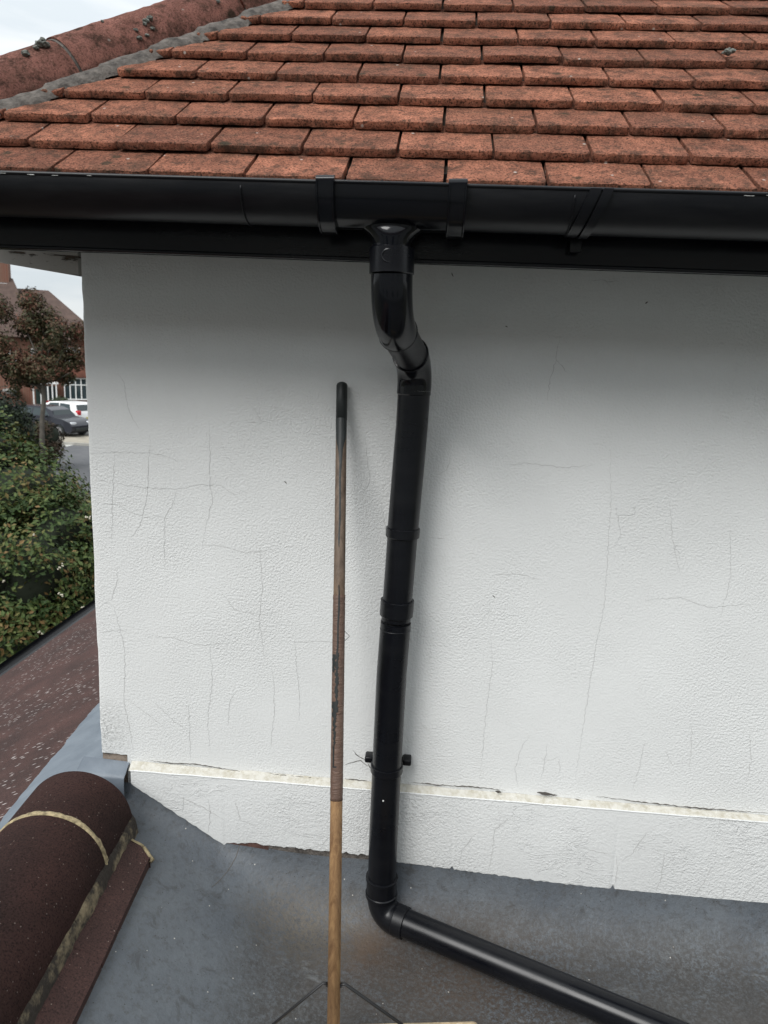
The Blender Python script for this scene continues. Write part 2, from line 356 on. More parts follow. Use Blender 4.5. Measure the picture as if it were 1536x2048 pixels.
def ribbon(bm, pts, w, y, jit=.0018, taper=True, proud=.0004):
    """thin irregular strip lying on a plane of constant y"""
    P = []
    for i in range(len(pts)-1):
        a_, b_ = Vector(pts[i]), Vector(pts[i+1]); k = max(2, int((b_-a_).length/.006))
        for j in range(k): P.append(a_.lerp(b_, j/k))
    P.append(Vector(pts[-1]))
    for i, p in enumerate(P):
        p.x += random.uniform(-jit, jit); p.z += random.uniform(-jit, jit)
    pv = None
    for i, p in enumerate(P):
        d = (P[min(i+1, len(P)-1)]-P[max(i-1, 0)]).normalized(); nn = Vector((-d.z, 0, d.x))
        t = i/(len(P)-1); ww = w*random.uniform(.35, 1.0)*((min(1, 4*t, 4*(1-t))*.8+.2) if taper else 1)
        q = [bm.verts.new((p+nn*ww*.5)*1 + Vector((0, y-proud-p.y, 0))), bm.verts.new(p-nn*ww*.5 + Vector((0, y-proud-p.y, 0)))]
        if pv: bm.faces.new((pv[0], pv[1], q[1], q[0]))
        pv = q
WC = [ [(235,745),(250,765),(252,800),(262,830),(280,860)], [(180,908),(225,904),(300,906),(345,915),(360,925)], [(190,960),(240,968),(290,976),(360,978),(395,970),(440,970),(470,990),(500,978)],
 [(300,870),(298,920),(297,970),(290,1010),(280,1050),(262,1075)], [(418,840),(420,900),(420,968),(425,1000),(410,1060),(405,1090)], [(355,978),(345,1010),(330,1035),(328,1100),(330,1140)],
 [(230,900),(226,960),(225,1020),(224,1090)], [(190,1005),(240,1010),(262,1025),(290,1035),(330,1035)], [(200,1265),(240,1260),(262,1268)], [(232,1135),(236,1160),(222,1200),(205,1210)],
 [(225,1205),(240,1260),(250,1300),(248,1400),(262,1470),(268,1505)], [(305,1400),(345,1440),(380,1465)], [(375,1400),(380,1465),(380,1520)], [(250,1395),(310,1440),(330,1455)], [(455,1450),(460,1400),(475,1380)],
 [(590,1280),(592,1320),(600,1400),(598,1440)], [(588,1285),(640,1282),(690,1285)], [(1120,675),(1112,720),(1100,760),(1095,800)], [(1112,720),(1135,745)], [(760,1000),(770,1050),(775,1090)],
 [(1220,900),(1222,1000),(1216,1100),(1210,1200),(1190,1300),(1150,1560)], [(980,1260),(985,1330),(975,1400),(965,1500),(960,1560)], [(1095,1485),(1090,1520),(1082,1560)], [(1060,1470),(1040,1500),(1030,1540),(1035,1575)],
 [(1290,1480),(1280,1530),(1265,1580)], [(1385,1440),(1382,1500),(1378,1550)], [(1500,1460),(1502,1520),(1492,1570)], [(1330,1500),(1345,1530),(1378,1523)], [(1082,1518),(1100,1520),(1120,1512)], [(1118,1520),(1120,1545)],
 [(730,870),(740,960),(725,990)], [(900,915),(895,940),(870,950)], [(860,1075),(890,1078)], [(1180,560),(1240,563)], [(1340,1000),(1345,1080),(1360,1150)], [(1010,930),(1060,926),(1120,935),(1190,930)],
 [(1290,1200),(1360,1195),(1420,1215),(1500,1208)], [(1460,1050),(1462,1150),(1440,1240)], [(990,1150),(1040,1148),(1080,1160)], [(440,1180),(470,1220),(520,1230),(560,1222)], [(520,1100),(524,1180),(518,1240),(530,1320)],
 [(285,1270),(340,1275),(400,1290),(470,1285)], [(400,1090),(440,1092),(490,1105),(560,1098)], [(420,1290),(425,1360),(415,1440),(420,1500)], [(545,1340),(550,1420),(540,1500)] ]
bm = bmesh.new()
for pl in WC:
    ribbon(bm, [atY(x, y, 0) for x, y in pl], .0014, 0); obj('hairline_crack', bm, M['crack'], wallo); bm = bmesh.new()
bm = bmesh.new()
for pl in [[(915,1738),(925,1700),(950,1668)], [(975,1745),(985,1700),(990,1660),(1030,1625)], [(1228,1778),(1235,1740),(1232,1712)], [(1238,1728),(1265,1705),(1295,1665)], [(1230,1712),(1180,1700),(1145,1688)], [(1385,1795),(1405,1770),(1425,1730)], [(1485,1805),(1488,1790),(1520,1760)], [(1445,1795),(1452,1765)],
           [(415,1665),(420,1640),(418,1600)], [(365,1625),(368,1590)], [(355,1460+130),(400,1612),(450,1640)], [(640,1700),(655,1675),(690,1665)], [(470,1600),(480,1640),(520,1655)], [(1310,1790),(1322,1755),(1330,1700)]]:
    ribbon(bm, [atY(x, y, -.022) for x, y in pl], .0022, -.022); obj('wide_crack', bm, M['crack'], bpy.data.objects['plinth']); bm = bmesh.new()
bm = bmesh.new()
def oc():
    global bm
    obj('open_crack', bm, M['crackdark'], wallo); bm = bmesh.new()
for pl in [[(300,1519),(345,1524),(392,1526),(440,1534),(480,1540)], [(540,1545),(590,1551),(650,1557),(690,1560)], [(690,1555),(735,1560)], [(820,1562),(870,1567),(960,1573),(1010,1578)], [(1075,1583),(1115,1588)], [(1190,1590),(1260,1599),(1340,1608),(1400,1614),(1480,1620),(1536,1624)], [(1150,1596),(1168,1600)]]:
    ribbon(bm, [atY(x, y, 0) for x, y in pl], .0036, -.0045, .0012); oc()
for pl in [[(1074,1584),(1095,1588),(1114,1590)], [(990,1582),(1003,1584)]]: ribbon(bm, [atY(x, y, -.013) for x, y in pl], .009, -.0135, .001); oc()
for pl in [[(903,545),(906,553)], [(568,962),(574,968)], [(1010,652),(1016,654)], [(1290,608),(1296,603)], [(985,1190),(990,1196)]]: ribbon(bm, [atY(x, y, 0) for x, y in pl], .004, 0, .0006); oc()
for pl in [[(705,1500),(720,1515),(735,1522)], [(690,1530),(708,1523),(722,1522),(738,1532)], [(735,1525),(742,1538)]]: ribbon(bm, [atY(x, y, 0) for x, y in pl], .0025, 0, .0015); oc()
# exposed masonry under the plinth paint
bm = bmesh.new(); b_ = wavy((.325, -.0192, -.972), (.43, -.0192, -.966), 12, .006, 2, 5, (0, 0, 1)); prism(bm, [Vector((.325, -.0192, -.93)), *b_, Vector((.43, -.0192, -.93))], (0, .01, 0)); obj('exposed_brick', bm, M['brickred'], house)
bm = bmesh.new(); b_ = wavy((.30, -.0185, -.966), (.745, -.0185, -.964), 50, .006, 5, 15, (0, 0, 1)); prism(bm, [Vector((.30, -.0185, -.93)), *b_, Vector((.745, -.0185, -.93))], (0, .0012, 0)); obj('old_mortar_fillet', bm, M['hipmortar'], house)
# fascia, with lower lip
bm = bmesh.new(); box(bm, (1.40, -.244, .487), (3.50, .012, .148), None, .0015); box(bm, (1.40, -.2475, .4165), (3.50, .019, .007), None, .002)
obj('fascia_board', bm, M['fascia'], house)
# peeling painted board beyond the corner
bm = bmesh.new(); prism(bm, [(-.60, .0, .478), (-.179, .0, .418), (-.004, .0, .396), (-.004, .0, .52), (-.60, .0, .52)], (0, .022, 0)); obj('painted_timber_board', bm, M['board'], house)
# roof deck and side closing
HA = math.radians(46); HC0 = -.10
def rz_(y): return RZ + (y-RY)*tT
bm = bmesh.new()
dk = [(-.36, -.25), (3.2, -.25), (3.2, 1.5), (1.62, 1.5), (-.36, -.25)]
dk = [(-.34, -.24), (3.2, -.24), (3.2, 1.45), (1.35, 1.45)]
prism(bm, [(x, y, rz_(y)-.035) for x, y in dk], (0, 0, -.03)); obj('roof_deck', bm, M['deck'], house)
bm = bmesh.new(); prism(bm, [(-.33, -.22, .47), (.9, 1.01, .47), (.9, 1.01, rz_(1.01)-.05), (-.33, -.22, rz_(-.22)-.02)], (.012, -.012, 0)); obj('gable_board', bm, M['deck'], house)
# clay tiles
OFF = [0, -.0031, -.0085, -.0162, -.0227, -.0215, -.0263, -.0334, -.0305, -.03, -.03, -.03, -.03]
bm = bmesh.new(); tl = bm.verts.layers.float.new('tint')
TD, TLEN = .0135, .150
def hipx(y): return y + .022     # tiles are cut along this line, hidden by the mortar
random.seed(11)
for k in range(13):
    base = RX0 + (TW/2 if k % 2 else 0) + OFF[k]
    for n_ in range(-9, 13):
        xl = base + n_*TW + .0029 + random.uniform(-.0008, .0008); xr = base + (n_+1)*TW - .0029 + random.uniform(-.0008, .0008)
        slip = random.gauss(0, .0014); lift = random.uniform(-.0008, .0022); rot = random.gauss(0, .0045); tint = random.random(); camber = random.uniform(.0003, .0018)
        if k == 1 and n_ == -4: slip = -.007; lift = .004
        if k == 2 and n_ == -5: slip = -.003
        s0 = k*G + slip; nx, ny = 20, 8
        y_mid = RY + (s0+.05)*cT
        hxs = hipx(RY+s0*cT)
        if xr < hxs+.055 or xl > 3.1: continue
        if xl < hxs+.055: xl = min(xl, hxs)
        grid = []
        thn = TD*random.uniform(.93, 1.07); cornr = random.uniform(.002, .006)
        chip = (k == 2 and n_ == 3) or (k == 3 and n_ == 4)
        def pt(a_, b_, h):
            # a_ across 0..1, b_ along 0..1, h 0 bottom 1 top
            x = xl + (xr-xl)*a_; s = s0 + b_*TLEN + rot*(x-(xl+xr)/2)
            ca = min(a_, 1-a_)*(xr-xl)
            if b_ < .15: s += max(0, cornr-ca)*.9*(1-b_/.15)
            off = -b_*TLEN*(TD/G)*1.22 + lift*(1-b_) + (h-1)*thn + camber*(1-(2*a_-1)**2)*(1 if h else .6)
            r_ = .0011
            jx = nval(x*120, s*120, h*9+k)*r_; js = nval(x*150+9, s*150, h*5+k)*r_*1.5; jo = nval(x*95, s*95+4, h*3+k)*.0009
            if b_ < .02: jo += nval(x*260, h*40, k*3)*.0011; s += nval(x*210, h*30+k*5, 2)*.0016
            if b_ < .02 and h > .9: s += .0022; jo -= .0016
            if chip and .28 < a_ < .62 and b_ < .02: s += .005*(1-abs(a_-.45)/.17)*(1 if h > .4 else .3)
            x += jx; s += js; off += jo
            y = RY + s*cT - off*sT; z = RZ + s*sT + off*cT
            # clip along the hip
            hx = hipx(y)
            if x < hx: x = hx
            return Vector((x, y, z))
        bs = [0, .012, .05, .12, .25, .45, .7, 1]
        top = [[bm.verts.new(pt(i/nx, b_, 1)) for i in range(nx+1)] for b_ in bs]
        mid = [bm.verts.new(pt(i/nx, 0, .5)) for i in range(nx+1)]
        bot = [[bm.verts.new(pt(i/nx, b_, 0)) for i in range(nx+1)] for b_ in (0, 1)]
        for row in (*top, mid, *bot):
            for v in row: v[tl] = tint
        for j in range(len(bs)-1):
            for i in range(nx): bm.faces.new((top[j][i], top[j][i+1], top[j+1][i+1], top[j+1][i]))
        for i in range(nx):
            bm.faces.new((top[0][i], mid[i], mid[i+1], top[0][i+1])); bm.faces.new((mid[i], bot[0][i], bot[0][i+1], mid[i+1]))
        for ii in (0, nx):
            for j in range(len(bs)-1):
                t0, t1 = bs[j], bs[j+1]
                q = [top[j][ii], top[j+1][ii]]
                b0 = bot[0][ii] if j == 0 else lastb
                b1 = bot[1][ii] if j == len(bs)-2 else bm.verts.new(pt(ii/nx, t1, 0)); b1[tl] = tint
                lastb = b1
                bm.faces.new((q[0], q[1], b1, b0))
            bm.faces.new((top[0][ii], bot[0][ii], mid[ii]))
me_area = [f for f in bm.faces if f.calc_area() < 1e-10 or all(v.co.x-v.co.y < .040 for v in f.verts)]
bmesh.ops.delete(bm, geom=me_area, context='FACES')
rooft = obj('roof_tiles', bm, M['tile'], house, True, .9)
rooft['label'] = 'overlapping courses of sandy red clay tiles spotted with dark lichen'
# hip tiles
H_ = Vector((math.cos(HA), math.sin(HA), tT*math.sin(HA))).normalized(); S_ = Vector((math.sin(HA), -math.cos(HA), 0)); U_ = S_.cross(H_)
Ah = Vector((.05+HC0, .05, rz_(.05)-.04)) - U_*.007 + S_*.003

tj = min((i*.002-.4 for i in range(400)), key=lambda t: (lambda p: abs((p-CP).dot(rt)/(p-CP).dot(fw)*FPX+768-160))(Ah+H_*t+S_*.07))
cuts = [tj-.45, tj, tj+.45, tj+.9]
for ci in range(3):
    a0, a1 = cuts[ci], cuts[ci+1]; bm = bmesh.new(); ly = bm.verts.layers.float.new('tint'); rows = []
    for i in range(31):
        t = a0+.001 + (a1-a0-.002)*i/30; rr = .080 - .004*i/30; row = []
        for j in range(27):
            an = math.pi*(-.06 + 1.12*j/26)
            p = Ah + H_*t + S_*math.cos(an)*rr + U_*math.sin(an)*rr
            p += (S_*math.cos(an)+U_*math.sin(an))*(.0016*nval(p.x*60, p.y*60, p.z*60) + .001*nval(p.x*150, p.y*150, p.z*150)); row.append(bm.verts.new(p))
        rows.append(row)
    for i in range(30):
        for j in range(26): bm.faces.new((rows[i][j], rows[i][j+1], rows[i+1][j+1], rows[i+1][j]))
    for v in bm.verts: v[ly] = .4*ci
    # thickness
    geo = bmesh.ops.solidify(bm, geom=bm.faces[:], thickness=.012)
    h_ = obj('hip_tile', bm, M['hip'], house, True, .9)
    hip_last = h_ if ci == 1 else hip_last if ci else h_
# lichen clumps on the hip tiles
bm = bmesh.new()
def blob(bm, c, r, seed):
    b = bmesh.new(); bmesh.ops.create_icosphere(b, subdivisions=3, radius=r)
    for v in b.verts: v.co *= 1 + .5*nval(v.co.x/r*1.3+seed, v.co.y/r*1.3, v.co.z/r*1.3) ; v.co.z *= .7
    bmesh.ops.translate(b, vec=c, verts=b.verts); join(bm, b)
def hip_surface(px, py):
    d = ray(px, py).normalized(); best = None
    t = .9
    while t < 3:
        p = CP + d*t; q = p-Ah; q -= H_*q.dot(H_)
        if q.length < .081 : return p
        t += .002
    return None
for (px, py, r_) in [(80,88,.012),(92,90,.010),(52,107,.009),(85,80,.008),(292,42,.009),(300,36,.008),(279,76,.007),(294,70,.006),(305,57,.006),(272,60,.006),(205,43,.005),(437,3,.006),(72,95,.007),(290,48,.006)]:
    p = hip_surface(px, py) or hip_surface(px, py+8)
    if p: blob(bm, p, r_*.8, px); obj('lichen_clump', bm, M['lichen'], hip_last, True); bm = bmesh.new()
bm = bmesh.new(); tube(bm, [Ah+H_*(tj-.004), Ah+H_*(tj+.004)], .0768, 40); obj('joint_mortar', bm, M['hipmortar'], hip_last, True, .7)
# bedding mortar between hip tiles and roof tiles
bm = bmesh.new(); rows = []
for i in range(420):
    t = -.46 + 1.59*i/419; c = Ah + H_*t + S_*.074 - U_*.004
    y = c.y; wid = .034 + .010*nval(t*11, 2) + .007*nval(t*33, 7)
    outp = c + Vector((.78, -.62, 0))*wid
    s = (outp.y-RY)/cT; fr = (s/G) % 1.0
    outp.z = rz_(outp.y) - .012*fr + .0035 + .002*nval(t*60, 1)
    midp = (c+outp)/2 + Vector((0, 0, .010+.004*nval(t*25, 4)))
    row = [c+U_*.012-S_*.01, c, c.lerp(midp, .5)+Vector((0, 0, .003*nval(t*70, 9))), midp, midp.lerp(outp, .5)+Vector((0, 0, .003*nval(t*80, 3))), outp, outp+Vector((.004, -.004, -.02))]
    rows.append([bm.verts.new(p) for p in row])
for i in range(len(rows)-1):
    for j in range(6): bm.faces.new((rows[i][j], rows[i][j+1], rows[i+1][j+1], rows[i+1][j]))
obj('bedding_mortar', bm, M['hipmortar'], house, True)
# little pale moss tuft on the tiles
bm = bmesh.new()
def roofp(px, py, up_=0):
    nrm = Vector((0, -sT, cT)); P0 = Vector((0, RY, RZ))+nrm*up_; d = ray(px, py); return CP + d*((P0-CP).dot(nrm)/d.dot(nrm))
for dx, dy, r_ in ((0, 0, .008), (9, -2, .006), (-7, 1, .005), (3, -6, .004)): blob(bm, roofp(1456+dx, 104+dy, .006), r_, dx)
obj('moss_tuft', bm, M['lichen'], rooft, True)

# ================================================================= GUTTER
GY, GZ, GR = -.311, .514, .056
gut = thing('gutter', 'black half-round plastic gutter running under the red clay tiles', 'gutter', (0, GY, GZ))
def gutter_profile(R, a0=0, a1=180, n=28, yo=0, zo=0): return [(GY+yo+R*math.cos(math.radians(a0+(a1-a0)*i/n)), GZ+zo-R*math.sin(math.radians(a0+(a1-a0)*i/n))) for i in range(n+1)]
def gutter_shell(bm, x0, x1, R, th, n=28, nxs=1, zo=0):
    o1 = gutter_profile(R, -2, 182, n, 0, zo); i1 = gutter_profile(R-th, -2, 182, n, 0, zo); rs = []
    for s in range(nxs+1):
        x = x0+(x1-x0)*s/nxs; rs.append([bm.verts.new((x, y, z)) for y, z in o1] + [bm.verts.new((x, y, z)) for y, z in i1[::-1]])
    m_ = len(rs[0])
    for s in range(nxs):
        for j in range(m_): bm.faces.new((rs[s][j], rs[s][(j+1) % m_], rs[s+1][(j+1) % m_], rs[s+1][j]))
    half = len(rs[0])//2
    for rr_ in (rs[0], rs[-1]):
        for j in range(half-1): bm.faces.new((rr_[j], rr_[j+1], rr_[m_-2-j], rr_[m_-1-j]))
for (xa, xb) in ((-.45, .585), (.797, 3.1)):
    bm = bmesh.new(); gutter_shell(bm, xa, xb, GR, .0025, 30)
    # rolled front lip
    tube(bm, [(xa, GY-GR+.001, GZ+.001), (xb, GY-GR+.001, GZ+.001)], .0032, 12)
    obj('gutter_length', bm, M['pvcdusty'], gut, True, .7)
bm = bmesh.new(); prism(bm, [(-.452, y, z) for y, z in gutter_profile(GR+.002, -2, 182, 30)], (-.003, 0, 0)); obj('stop_end', bm, M['pvc'], gut)
bm = bmesh.new(); gutter_shell(bm, .585, .797, GR+.003, .003, 30); tube(bm, [(.585, GY-GR-.002, GZ+.001), (.797, GY-GR-.002, GZ+.001)], .003, 12)
outl = obj('outlet', bm, M['pvcgloss'], gut, True, .7)
# flared drop of the outlet
OX = .692
bm = bmesh.new(); n = 40; rings = []
for (z, rx, ry) in [(GZ-.044, .072, .034), (GZ-.052, .060, .027), (GZ-.059, .048, .030), (GZ-.066, .039, .032), (GZ-.074, .0335, .0322), (GZ-.084, .0310, .0310), (GZ-.11, .0305, .0305)]:
    rings.append([bm.verts.new((OX+rx*math.cos(2*math.pi*k/n), GY+ry*math.sin(2*math.pi*k/n), z)) for k in range(n)])
for i in range(len(rings)-1):
    for k in range(n): bm.faces.new((rings[i][k], rings[i][(k+1) % n], rings[i+1][(k+1) % n], rings[i+1][k]))
obj('outlet_spout', bm, M['pvcgloss'], gut, True)
# union clips with raised ribs
for xc in (.588, .795):
    bm = bmesh.new(); gutter_shell(bm, xc-.0145, xc+.0145, GR+.011, .009, 30, 1, .0); tube(bm, [(xc-.0145, GY-GR-.002, GZ+.002), (xc+.0145, GY-GR-.002, GZ+.003)], .0078, 14)
    for sx in (-.0125, .0125): 
        pr = gutter_profile(GR+.0114, 0, 180, 30); tube(bm, [(xc+sx, y, z) for y, z in pr], .0018, 8)
    obj('union_clip', bm, M['pvcgloss'], gut, True, .6)
# fascia bracket (a twin strap, slightly askew)
bm = bmesh.new()
for sx, wd, R2 in ((-.009, .017, GR+.0035), (.010, .015, GR+.005)):
    n = 30
    pr = gutter_profile(R2, 0, 182, n); pi_ = gutter_profile(R2-.003, 0, 182, n); rs = []
    for s in (-.5, .5):
        rs.append([bm.verts.new((1.015+sx+wd*s-.022*(i/n if False else math.sin(math.radians(180*i/n))), y, z)) for i, (y, z) in enumerate(pr)] + [bm.verts.new((1.015+sx+wd*s-.022*math.sin(math.radians(180*(n-i)/n)), y, z)) for i, (y, z) in enumerate(pi_[::-1])])
    m_ = len(rs[0])
    for j in range(m_): bm.faces.new((rs[0][j], rs[0][(j+1) % m_], rs[1][(j+1) % m_], rs[1][j]))
    bm.faces.new(rs[0]); bm.faces.new(rs[1][::-1])
box(bm, (1.0, -.262, .452), (.02, .022, .03), None, .003)
obj('gutter_bracket', bm, M['pvc'], gut, True, .6)
for xj in (.452, .975):
    bm = bmesh.new(); pr = gutter_profile(GR+.0012, 8, 172, 30); tube(bm, [(xj, y, z) for y, z in pr], .0013, 6); obj('joint_line', bm, M['pvcdusty'], gut, True)
bm = bmesh.new()
for k in range(14):
    x = random.choice([random.uniform(-.05, .12), random.uniform(1.15, 1.5), random.uniform(.1, .35)]); box(bm, (x, GY-GR-.0022, GZ-.001+random.uniform(-.0015, .001)), (random.uniform(.003, .02), .0005, .0005)); obj('scuff_mark', bm, M['scuff'], gut); bm = bmesh.new()
# ================================================================= DOWNPIPE
PR = .034
dp = thing('downpipe', 'black round plastic downpipe with swan neck fixed to the white wall', 'downpipe', (.72, -.065, -1.05))
def sock(bm, a_, b_, r_, lip=.002, n=40):
    a_, b_ = Vector(a_), Vector(b_); d = (b_-a_).normalized(); L_ = (b_-a_).length
    tube(bm, [a_, a_+d*.0005, a_+d*.004, a_+d*.0045, b_-d*.002, b_], [r_, r_+lip, r_+lip, r_+lip*.3, r_+lip*.3, r_-.001], n)
# offset bend at the top
A0 = Vector((.693, GY, .428)); A1 = Vector((.694, GY, .386)); 
bm = bmesh.new(); tube(bm, [A0, A0-Vector((0, 0, .001)), A1+Vector((0, 0, .001)), A1], [.0355, .0375, .0375, .0355], 44)
# embossed disc ring
cc = Vector((.6895, GY-.0372, .411))
tube(bm, [cc+Vector((.010*math.cos(t), .0008+.0013*math.cos(t)**2, .010*math.sin(t))) for t in [2*math.pi*i/28 for i in range(29)]], .0014, 6)
obj('socket_collar', bm, M['pvc'], dp, True, .6)
def arc(p0, p1, p2, n=10):
    p0, p1, p2 = map(Vector, (p0, p1, p2)); return [p0*(1-t)**2 + p1*2*t*(1-t) + p2*t*t for t in [i/n for i in range(n+1)]]
B0 = Vector((.6945, GY, .386)); KN = Vector((.696, GY+.002, .312)); P2 = Vector((.7345, -.065, .243))
dirO = (P2-KN).normalized()
bm = bmesh.new(); pth = arc(B0+Vector((0, 0, -.0)), KN, KN+dirO*.062, 14); tube(bm, pth, .0350, 44); obj('upper_bend', bm, M['pvcgloss'], dp, True, .6)
bm = bmesh.new(); tube(bm, [KN+dirO*.060, KN+dirO*.063, KN+dirO*.066], [.0350, .0362, .0345], 44); obj('bend_rim', bm, M['pvc'], dp, True, .6)
bm = bmesh.new(); tube(bm, [KN+dirO*.05, P2-dirO*.055], .0325, 44); obj('offset_pipe', bm, M['pvcdusty'], dp, True, .6)
PV = [Vector(p) for p in ((.7345, -.065, .215), (.734, -.065, .123), (.7265, -.065, -.088), (.7200, -.065, -.33), (.7165, -.065, -.444), (.716, -.065, -.632), (.716, -.067, -.864), (.718, -.069, -1.017))]
bm = bmesh.new(); tube(bm, arc(P2-dirO*.062, P2+Vector((0, 0, -.004)), PV[0]+Vector((0, 0, -.02)), 12), .0352, 44); 
tube(bm, [PV[0]+Vector((0, 0, -.018)), PV[0]+Vector((-.0005, 0, -.035)), PV[0]+Vector((-.0005, 0, -.037))], [.0352, .0352, .033], 44); obj('lower_bend', bm, M['pvcgloss'], dp, True, .6)
bm = bmesh.new(); tube(bm, [P2-dirO*.064, P2-dirO*.062, P2-dirO*.058], [.0345, .0364, .0352], 44); obj('bend_rim', bm, M['pvc'], dp, True, .6)
def onpipe(z):
    for i in range(len(PV)-1):
        if PV[i].z >= z >= PV[i+1].z: return PV[i].lerp(PV[i+1], (PV[i].z-z)/(PV[i].z-PV[i+1].z))
    return PV[-1].copy()
def zfor(py): # z on pipe front at a photo row
    lo, hi = -1.05, .25
    for _ in range(40):
        md = (lo+hi)/2; p = onpipe(md)+Vector((0, -PR, 0)); q = p-CP; v = 1024-FPX*q.dot(up)/q.dot(fw)
        if v > py: lo = md
        else: hi = md
    return md
zA, zB, zC, zD = zfor(1075), zfor(1250), zfor(1558), zfor(1800)
def seg(name, z1, z0, r_, mat='pvc'):
    bm = bmesh.new(); P = [onpipe(z1-(z1-z0)*i/12) for i in range(13)]; tube(bm, P, r_, 44); return obj(name, bm, M[mat], dp, True, .6)
seg('pipe_length', .19, zA, .0335); seg('pipe_length', zA, zB, .0325); seg('pipe_length', zB-.006, -1.02, .0338)
def ring(name, z, h, dr, mat='pvc'):
    bm = bmesh.new(); a_, b_ = onpipe(z+h/2), onpipe(z-h/2); tube(bm, [a_, a_-Vector((0, 0, .001)), b_+Vector((0, 0, .001)), b_], [PR+dr-.0012, PR+dr, PR+dr, PR+dr-.0012], 44); return obj(name, bm, M[mat], dp, True, .6)
ring('pipe_clip', zA+.004, .020, .0028); cp = ring('coupler', zfor(1225), .036, .0030)
bm = bmesh.new(); z = zfor(1268); p = onpipe(z); tube(bm, [p+Vector((0, 0, .0015)), p-Vector((0, 0, .0005)), p-Vector((0, 0, .0015))], [.0338, .0346, .0338], 44); obj('pipe_end_rim', bm, M['pvcdusty'], dp, True)
bm = bmesh.new(); z = zfor(782); p = onpipe(z); tube(bm, [p+Vector((0, 0, .0018)), p, p-Vector((0, 0, .0012))], [.0335, .0352, .0335], 44); obj('cut_edge', bm, M['scuff'], dp, True)
# wall bracket with two screw lugs
zb = zfor(1552); pb_ = onpipe(zb)
bk = ring('wall_bracket', zb, .017, .0035)
bm = bmesh.new()
for px, py, sgn in ((739, 1514, -1), (814, 1520, 1)):
    c = atY(px, py, -.02); box(bm, c, (.021, .030, .0155), None, .004, 3); box(bm, (c.x-sgn*.016, -.013, c.z-.004), (.024, .010, .012), None, .002); obj('bracket_lug', bm, M['pvc'], dp, True, .6); bm = bmesh.new()
bm = bmesh.new(); p = onpipe(zfor(1602)); bmesh.ops.create_uvsphere(bm, u_segments=8, v_segments=6, radius=.0022, matrix=Matrix.Translation(p+Vector((-.003, -PR, 0)))); obj('paint_spot', bm, M['scuff'], dp, True)
# shoe: socket, elbow and the length lying on the roof
E0 = onpipe(-1.012)
HZ0, HZ1 = atZ(900, 1884, -1.056), atZ(1288, 2048, -1.062)
hd = (HZ1-HZ0); hd.z = -.012*hd.length; hd.normalize()
KE = Vector((E0.x+.004, E0.y-.006, -1.066)); HS = HZ0 - hd*((HZ0-KE).length-.040)
bm = bmesh.new(); zt = zfor(1772); e1 = onpipe(zt)
tube(bm, [e1, e1-Vector((0, 0, .001)), e1-Vector((0, 0, .008)), e1-Vector((0, 0, .009)), E0+Vector((0, 0, .008)), E0+Vector((0, 0, .007)), E0-Vector((0, 0, .001)), E0-Vector((0, 0, .002))], [.0355, .0385, .0385, .0365, .0365, .0385, .0385, .0355], 44)
obj('shoe_socket', bm, M['pvc'], dp, True, .6)
bm = bmesh.new(); pth = arc(E0+Vector((0, 0, .004)), KE, HS+hd*.012, 18); tube(bm, pth, .0350, 44); obj('elbow', bm, M['pvc'], dp, True, .6)
bm = bmesh.new(); tube(bm, [HS, HS+hd*.001, HS+hd*.026, HS+hd*.027], [.0345, .0356, .0356, .0335], 44); obj('elbow_rim', bm, M['pvcdusty'], dp, True, .6)
bm = bmesh.new(); tube(bm, [HS, HS+hd*2.0], .0318, 48)
rb = hd.cross(Vector((0, 0, 1))).normalized()
obj('outfall_pipe', bm, mat_plastic('outfall_pvc', .2, .12), dp, True, .6)
bm = bmesh.new(); box(bm, Vector(atZ(794, 1871, -1.075)), (.011, .006, .009), None, .002); obj('pale_sticker', bm, M['scuff'], dp)

# ================================================================= LOWER ROOF (extension)
ext = thing('lower_extension', 'brown tiled lower roof with grey membrane valley at the foot of the wall', 'extension roof', (0, -.5, -1.1))
DR = Vector((-.0720, .9974, 0)).normalized()
def xe_(x, y): return x + .0722*y
FZ = -1.10; SB = -.888
def floorz(x, y):
    xe = xe_(x, y); sl = SB - .55*(xe-.121)
    k = .05; hh = max(k-abs(sl-FZ), 0)/k; base = max(sl, FZ) + hh*hh*k*.25
    hw = min(-.80, max(-.807-.642*(xe-.088), -.945) + .012); d = -.0165 - y; w_ = .045 + .09*min(1, max(0, (xe-.1)/.25))
    if d < w_: base += max(0, hw-base)*(1-math.sqrt(max(0, 1-(1-d/w_)**2)))
    return base + .0022*nval(x*5, y*5)+.0008*nval(x*23, y*23)
bm = bmesh.new()
ys = [-.0166-.0006*i*i for i in range(0, 17)] + [-.18-.012*i for i in range(30)] + [-.56-.05*i for i in range(40)]
xs = [-.12+.012*i for i in range(230)] + [2.65, 2.8, 3.1]
vg = [[bm.verts.new((x, y, floorz(x, y))) for x in xs] for y in ys]
for j in range(len(ys)-1):
    for i in range(len(xs)-1):
        if xe_(xs[i], ys[j]) > .03: bm.faces.new((vg[j][i], vg[j][i+1], vg[j+1][i+1], vg[j+1][i]))
bmesh.ops.delete(bm, geom=[v for v in bm.verts if not v.link_faces], context='VERTS')
obj('flat_roof_membrane', bm, M['membrane'], ext, True)
# lapped crease in the membrane
bm = bmesh.new(); pv = None
for i in range(40):
    t = i/39; p = atY(480, 1716, -.0175).lerp(atZ(424, 1806, -1.035), t); z = floorz(p.x, p.y)
    q = [bm.verts.new((p.x+dx+.001*nval(t*9, 2), p.y, z+dz)) for dx, dz in ((-.0010, .0004), (0, .0016), (.0008, .0004))]
    if pv:
        for k in range(2): bm.faces.new((pv[k], pv[k+1], q[k+1], q[k]))
    pv = q
obj('membrane_lap', bm, M['crackdark'], ext, True)
